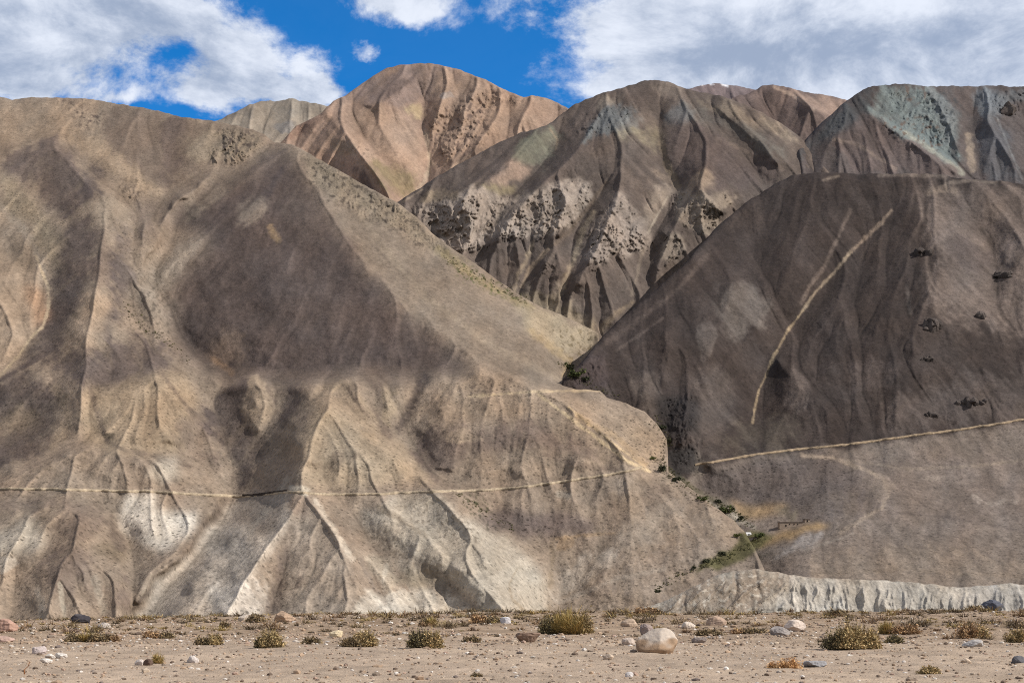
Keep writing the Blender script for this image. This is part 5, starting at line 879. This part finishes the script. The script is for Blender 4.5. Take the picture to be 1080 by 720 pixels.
def mud_house(label, u, v, L, D_, Hh, rot, openings, wallm=MUD):
    e = empty('mud_house', seen(u, v) + Vector((0, 2, 0)), rot); tag(e, label, 'house')
    box_mesh('wall', L, D_, Hh + 3, wallm, e, (0, 0, Hh / 2 - 1.5), jit=.08)
    rf = box_mesh('roof', L + 1.0, D_ + 1.0, .45, ROOFM, e, (0, 0, Hh + .225), jit=.06)
    box_mesh('smoke_hole', 1.0, 1.0, .4, ROOFM, rf, (L * .2, 0, .42))
    for x, wd, ht, kind in openings:
        box_mesh(kind, wd, .3, ht, DARKM, e, (x, -D_ / 2 - .1, ht / 2 if kind == 'door' else Hh * .55), bevel=.03)
mud_house('long low mud house with flat dark roof on the orange meadow beside the stream', 834, 555, 26, 8, 4.4, .08, [(-6, 1.3, 2.0, 'door'), (-2, 1.1, .8, 'window'), (3, 1.1, .8, 'window'), (7, 1.1, .8, 'window')])
mud_house('tiny dark roofed outbuilding on the slope just above the long low mud house', 851, 550, 6, 5, 2.6, .2, [(0, 1.2, 1.8, 'door')])
mud_house('small grey stone hut below the white tent at the stream bank', 794, 569, 9, 5, 2.4, -.1, [(1.5, 1.3, 1.8, 'door')], TIN)
def tent(u, v):
    e = empty('tent', seen(u, v), .3); tag(e, 'small white tent beside the green strip of the stream', 'tent')
    V = [(-3.2, -2.2, -.5), (3.2, -2.2, -.5), (3.2, 2.2, -.5), (-3.2, 2.2, -.5), (-3.2, -2.1, 1.4), (3.2, -2.1, 1.4), (3.2, 2.1, 1.4), (-3.2, 2.1, 1.4), (-2.9, 0, 3.1), (2.9, 0, 3.1)]
    me = bpy.data.meshes.new('canvas'); me.from_pydata(V, [], [(0, 1, 5, 4), (2, 3, 7, 6), (4, 5, 9, 8), (6, 7, 8, 9), (0, 4, 8, 7, 3), (1, 2, 6, 9, 5)]); me.materials.append(WHITEM)
    o = bpy.data.objects.new('canvas', me); COL.objects.link(o); o.parent = e
    box_mesh('door_flap', 1.3, .12, 1.6, DARKM, e, (0, -2.27, .6), bevel=.02)
tent(789, 564)
# bushes and small willows along the gorge and the stream
def leafy(name, seed, cols):
    rr = np.random.default_rng(seed); n = 420; cl = rr.standard_normal((7, 3)) * [.55, .5, .3] + [0, 0, .55]
    c = cl[rr.integers(7, size=n)] + rr.normal(0, .22, (n, 3)); c[:, 2] = np.abs(c[:, 2])
    d1 = rr.standard_normal((n, 3)); d1 /= np.linalg.norm(d1, axis=1)[:, None]; d2 = np.cross(d1, rr.standard_normal((n, 3))); d2 /= np.linalg.norm(d2, axis=1)[:, None]; s = .07 + .08 * rr.random((n, 1))
    V = np.stack([c - d1 * s * 1.4, c + d2 * s, c + d1 * s * 1.4, c - d2 * s], 1).reshape(-1, 3); C = np.repeat(np.array([lin(q) / KEXP for q in cols])[rr.integers(len(cols), size=n)] * (.7 + .6 * rr.random((n, 1))), 4, 0)
    o = mesh_np(name, V, np.arange(4 * n).reshape(-1, 4), FOL, c4(C), smooth=False); return o
gp = [leafy('green_bush', 500 + i, q) for i, q in enumerate([[(66, 72, 44), (84, 88, 54), (52, 58, 38)], [(58, 60, 46), (72, 74, 56), (46, 48, 38)], [(96, 98, 58), (112, 112, 70), (76, 80, 48)]])]
GB = [(600, 389, 11, 0, 'dark green bush highest of the clump in the gorge between the two hills'), (607, 397, 14, 0, 'largest dark green bush of the clump in the gorge between the two hills'), (617, 402, 9, 1, 'dark bush lowest of the clump in the gorge between the two hills'),
      (699, 452, 7, 1, 'dark bush in the shaded gorge above the road crossing'), (706, 466, 6, 1, 'small dark bush where the shaded gorge meets the dark hill'), (688, 484, 6, 2, 'small light green bush at the left end of the road crossing'), (699, 497, 11, 1, 'broad dark bush just below the road crossing'), (714, 507, 8, 1, 'dark bush on the stony stream bank below the road crossing'),
      (741, 527, 9, 0, 'green bush at the upper left corner of the orange meadow'), (757, 530, 7, 1, 'dark round bush on the left edge of the orange meadow'), (768, 540, 13, 0, 'largest green bush on the stream between road crossing and tent'), (782, 548, 8, 1, 'dark green bush on the stream just above the white tent'), (800, 566, 9, 0, 'dark green tree right beside the white tent'), (777, 566, 8, 2, 'pale green bush left of the white tent'),
      (761, 585, 7, 1, 'dark bush highest of the row along the lower stream'), (745, 593, 7, 1, 'dark bush in the middle of the row along the lower stream'), (732, 600, 6, 1, 'dark bush lowest of the row along the lower stream'), (694, 624, 5, 1, 'tiny dark bush at the left foot of the fluted cliff')]
for i, (u, v, w_, k, lb) in enumerate(GB):
    o = gp[k]
    if any(x.get('label') for x in [o]): o = gp[k].copy(); COL.objects.link(o)
    p = seen(u, v); s = w_ * p.y / F * .55; o.location = p; o.scale = (s * 1.15, s, s * .85); o.rotation_euler = (0, 0, i * 1.3); tag(o, lb, 'bush', 'bushes along the stream')
def stream_scrub():
    Vs, Cs = [], []; rr = np.random.default_rng(77)
    lines = [([(470, 272), (500, 290), (530, 304), (556, 322)], 5, 130), ([(592, 384), (602, 398), (625, 408), (650, 418)], 5, 90), ([(692, 442), (706, 465), (698, 490), (712, 505), (740, 525), (775, 542), (795, 556)], 6, 420), ([(800, 568), (775, 584), (750, 594), (720, 604), (690, 624)], 4, 260), ([(480, 518), (510, 540), (545, 560)], 4, 90), ([(130, 322), (150, 345), (175, 358), (198, 380)], 6, 90)]
    for L, sp, n in lines:
        t = rr.random(n) * (len(L) - 1); i = t.astype(int); f = t - i; L = np.array(L, float)
        q = L[i] * (1 - f[:, None]) + L[i + 1] * f[:, None] + rr.normal(0, sp * .5, (n, 2))
        for u, v in q:
            p = seen(u, v)
            if p is None: continue
            k = p.y / F; s = k * (.5 + 1.0 * rr.random() ** 2)
            for j in range(14):
                c = np.array(p) + rr.normal(0, s * .5, 3) * [1, 1, .5] + [0, 0, s * .5]; d1 = rr.standard_normal(3); d2 = np.cross(d1, rr.standard_normal(3)); d1 *= s * .4 / np.linalg.norm(d1); d2 *= s * .3 / np.linalg.norm(d2)
                Vs += [c - d1, c + d2, c + d1, c - d2]; cc = lin([(88, 88, 54), (72, 72, 52), (104, 98, 66), (64, 62, 48)][rr.integers(4)]) / KEXP; Cs += [[*cc, 1]] * 4
    o = stuff(mesh_np('stream_scrub', np.array(Vs), np.arange(len(Vs)).reshape(-1, 4), FOL, Cs, smooth=False)); tag(o, 'low green and grey scrub following the stream and the gullies', 'scrub')
stream_scrub()
# dark rock outcrops on the right hand slopes
def outcrop(label, u, v, w, h, seed, col=(88, 80, 76), n=11):
    p = seen(u, v); k = p.y / F; rr = np.random.default_rng(seed); V, Fc, C, m = [], [], [], 0
    for i in range(n):
        x = rr.normal(0, .22) * w; s = h * (.35 + .95 * rr.random()) * (1 - .5 * min(1, abs(x) / (w * .5))); q = seen(u + x, v + rr.normal(0, .18) * h)
        sv = stone_verts(rr, s * k * (.7 + .6 * rr.random()), s * k * .8, s * k * (.7 + .6 * rr.random()), ICO2, 13); V.append(sv + np.array(q)); Fc.append(ICO2[1] + m); m += len(sv)
        C.append(np.repeat([[*(lin(col) / KEXP * rr.uniform(.7, 1.3)), 0]], len(sv), 0))
    sv = stone_verts(rr, w * k * .52, h * k * .6, h * k * .38, ICO2, 9); V.append(sv + np.array(p)); Fc.append(ICO2[1] + m); C.append(np.repeat([[*(lin(col) / KEXP), 0]], len(sv), 0))
    V = np.concatenate(V); V -= np.array(p)
    o = mesh_np('rock_outcrop', V, np.concatenate(Fc), TERRAIN, np.concatenate(C), smooth=False); o.location = p; tag(o, label, 'outcrop', 'dark outcrops on the right slopes')
for a in [('black rock outcrop highest on the pale ridge of the right hill', 972, 267, 26, 6, 601), ('largest black rock outcrop, with a dark hollow, halfway up the right hill', 983, 345, 26, 9, 602), ('black rock outcrop near the right edge on the upper right hill', 1058, 291, 24, 7, 603), ('small black rock pair between the largest outcrop and the right edge', 1034, 335, 9, 5, 604), ('small scattered black rocks just below the largest outcrop', 979, 379, 15, 4, 605), ('black rocks just above the road near the middle of the right slope', 983, 438, 14, 6, 606), ('broad group of black rocks above the road further right', 1022, 425, 30, 7, 607), ('black rock outcrop on the blue grey shoulder near the right edge', 1064, 118, 18, 7, 608)]: outcrop(*a)

# ------------------------------------------------------------------ camera, sun, sky
cam = bpy.data.cameras.new('camera'); co = bpy.data.objects.new('camera', cam); COL.objects.link(co)
co.location = (0, 0, CAMZ); co.rotation_euler = (math.pi / 2, 0, 0)
cam.sensor_fit = 'HORIZONTAL'; cam.sensor_width = 36; cam.lens = 36 * F / 1080; cam.shift_y = (VH - 360) / 1080
cam.clip_end = 40000; cam.clip_start = .5; S.camera = co
SUN = Vector((.80, -.17, .70)).normalized()
sl = bpy.data.lights.new('sun', 'SUN'); sl.energy = 4.2; sl.angle = math.radians(.5); sl.color = (1, .95, .87)
so = bpy.data.objects.new('sun', sl); COL.objects.link(so); so.rotation_euler = SUN.to_track_quat('Z', 'Y').to_euler()
so.location = (60, -30, 60)
CLOUDS = [(50, 16, 150, 32, 1.4), (-60, 30, 110, 50, 1.2), (170, 6, 60, 24, .9), (262, 78, 58, 44, 1.25), (190, 96, 60, 18, .75), (112, 97, 30, 8, .5), (25, 86, 40, 10, .7), (60, 72, 40, 10, .5), (330, 108, 60, 13, .9), (425, 3, 85, 24, 1.4), (374, 58, 22, 11, .68),
          (800, 62, 150, 42, 1.4), (760, 10, 110, 30, 1.0), (960, 40, 170, 80, 1.6), (650, 92, 40, 16, .9), (1150, 40, 150, 90, 1.6), (640, 8, 80, 18, .6), (650, 40, 50, 12, .45)]
GREYS = [(880, 66, 150, 32, .30), (1050, 78, 120, 50, .22), (760, 66, 90, 22, .25), (30, 52, 110, 26, .35), (-20, 75, 60, 20, .3), (200, 95, 60, 16, .15), (950, 20, 40, 60, -.35)]
w = bpy.data.worlds.new('World'); S.world = w; w.use_nodes = True
t = NT(w.node_tree); w.node_tree.nodes.clear()
out = t.n('ShaderNodeOutputWorld')
sky = t.n('ShaderNodeTexSky'); sky.sky_type = 'NISHITA'; sky.sun_disc = False
sky.sun_elevation = math.asin(SUN.z); sky.sun_rotation = math.atan2(SUN.x, SUN.y)
sky.altitude = 3000; sky.air_density = 1.0; sky.dust_density = .0; sky.ozone_density = 2.5
bg = t.n('ShaderNodeBackground'); bg.inputs['Strength'].default_value = .10
t.l(t.mix(1.0, sky.outputs[0], (.05, .90, 1.48, 1), 'MULTIPLY'), bg.inputs['Color'])
dirv = t.n('ShaderNodeTexCoord').outputs['Generated']
sx = t.n('ShaderNodeSeparateXYZ'); t.l(dirv, sx.inputs[0])
az = t.math('ARCTAN2', sx.outputs[0], sx.outputs[1]); el = t.math('ARCSINE', sx.outputs[2])
def blob(u, v, ru, rv, amp):
    """a cloud bank at a compass bearing and elevation"""
    a0 = math.atan((u - 540) / F); e0 = math.atan((VH - v) / F * math.cos(a0))
    dx = t.math('DIVIDE', t.math('SUBTRACT', az, a0), ru / F); dy = t.math('DIVIDE', t.math('SUBTRACT', el, e0), rv / F)
    r2 = t.math('ADD', t.math('MULTIPLY', dx, dx), t.math('MULTIPLY', dy, dy))
    return t.math('MULTIPLY', t.math('POWER', 2.718, t.math('MULTIPLY', r2, -1.0)), amp)
mw = t.n('ShaderNodeTexNoise'); mw.inputs['Scale'].default_value = 14; mw.inputs['Detail'].default_value = 7; mw.inputs['Roughness'].default_value = .6; t.l(dirv, mw.inputs['Vector'])
sw = t.n('ShaderNodeSeparateColor'); t.l(mw.outputs['Color'], sw.inputs[0])
az0 = az
az = t.math('ADD', az, t.math('MULTIPLY', t.math('SUBTRACT', sw.outputs[0], .5), .11)); el = t.math('ADD', el, t.math('MULTIPLY', t.math('SUBTRACT', sw.outputs[1], .5), .06))
den = None
for b in CLOUDS:
    x = blob(*b); den = x if den is None else t.math('ADD', den, x)
mp = t.n('ShaderNodeMapping'); mp.inputs['Scale'].default_value = (1, 1, 1.6); t.l(dirv, mp.inputs['Vector'])
nz = t.noise(mp.outputs[0], 11, 12, .66, .3); nz2 = t.noise(mp.outputs[0], 3.2, 4, .5)
far = t.ramp(t.math('ABSOLUTE', az0), .42, .60, 0, 1.1)          # unseen cloud added around the rest of the sky to neutralise ambient light
den = t.math('ADD', den, t.math('MULTIPLY', far, t.ramp(nz2, .28, .48)))
d2 = t.math('ADD', den, t.math('MULTIPLY', t.math('SUBTRACT', nz, .5), 2.8))
fac = t.ramp(d2, .34, 1.02)
mp2 = t.n('ShaderNodeMapping'); mp2.inputs['Scale'].default_value = (1, 1, 1.6); mp2.inputs['Location'].default_value = (.012, 0, .014); t.l(dirv, mp2.inputs['Vector'])
lit = t.math('SUBTRACT', nz, t.noise(mp2.outputs[0], 11, 12, .66, .3))
shade = t.math('ADD', t.math('MULTIPLY', t.noise(mp.outputs[0], 6.5, 6, .55), .9), t.math('ADD', t.math('MULTIPLY', nz, .35), t.math('MULTIPLY', lit, .75)))
grey = None
for b in GREYS:
    x = blob(*b); grey = x if grey is None else t.math('ADD', grey, x)
sh = t.ramp(t.math('SUBTRACT', shade, t.math('MULTIPLY', grey, .55)), .30, .78)
cb = t.n('ShaderNodeBackground'); cb.inputs['Strength'].default_value = 1.0
ccol = t.mix(sh, (.29, .35, .465, 1), (.70, .74, .82, 1)); t.l(t.mix(t.ramp(t.math('ABSOLUTE', az0), .45, .7), ccol, (.46, .445, .43, 1)), cb.inputs['Color'])  # unseen cloud turned neutral grey so the ambient light is less blue
ms = t.n('ShaderNodeMixShader'); t.l(t.math('MULTIPLY_ADD', fac, .93, .02), ms.inputs[0]); t.l(bg.outputs[0], ms.inputs[1]); t.l(cb.outputs[0], ms.inputs[2])
t.l(ms.outputs[0], out.inputs['Surface'])
S.view_settings.view_transform = 'Standard'; S.view_settings.look = 'None'; S.view_settings.gamma = 1
S.view_settings.exposure = .31; S.view_settings.use_curve_mapping = False
S.cycles.use_denoising = False
S.cycles.max_bounces = 4
S.cycles.pixel_filter_type = 'BLACKMAN_HARRIS'; S.cycles.filter_width = 1.05
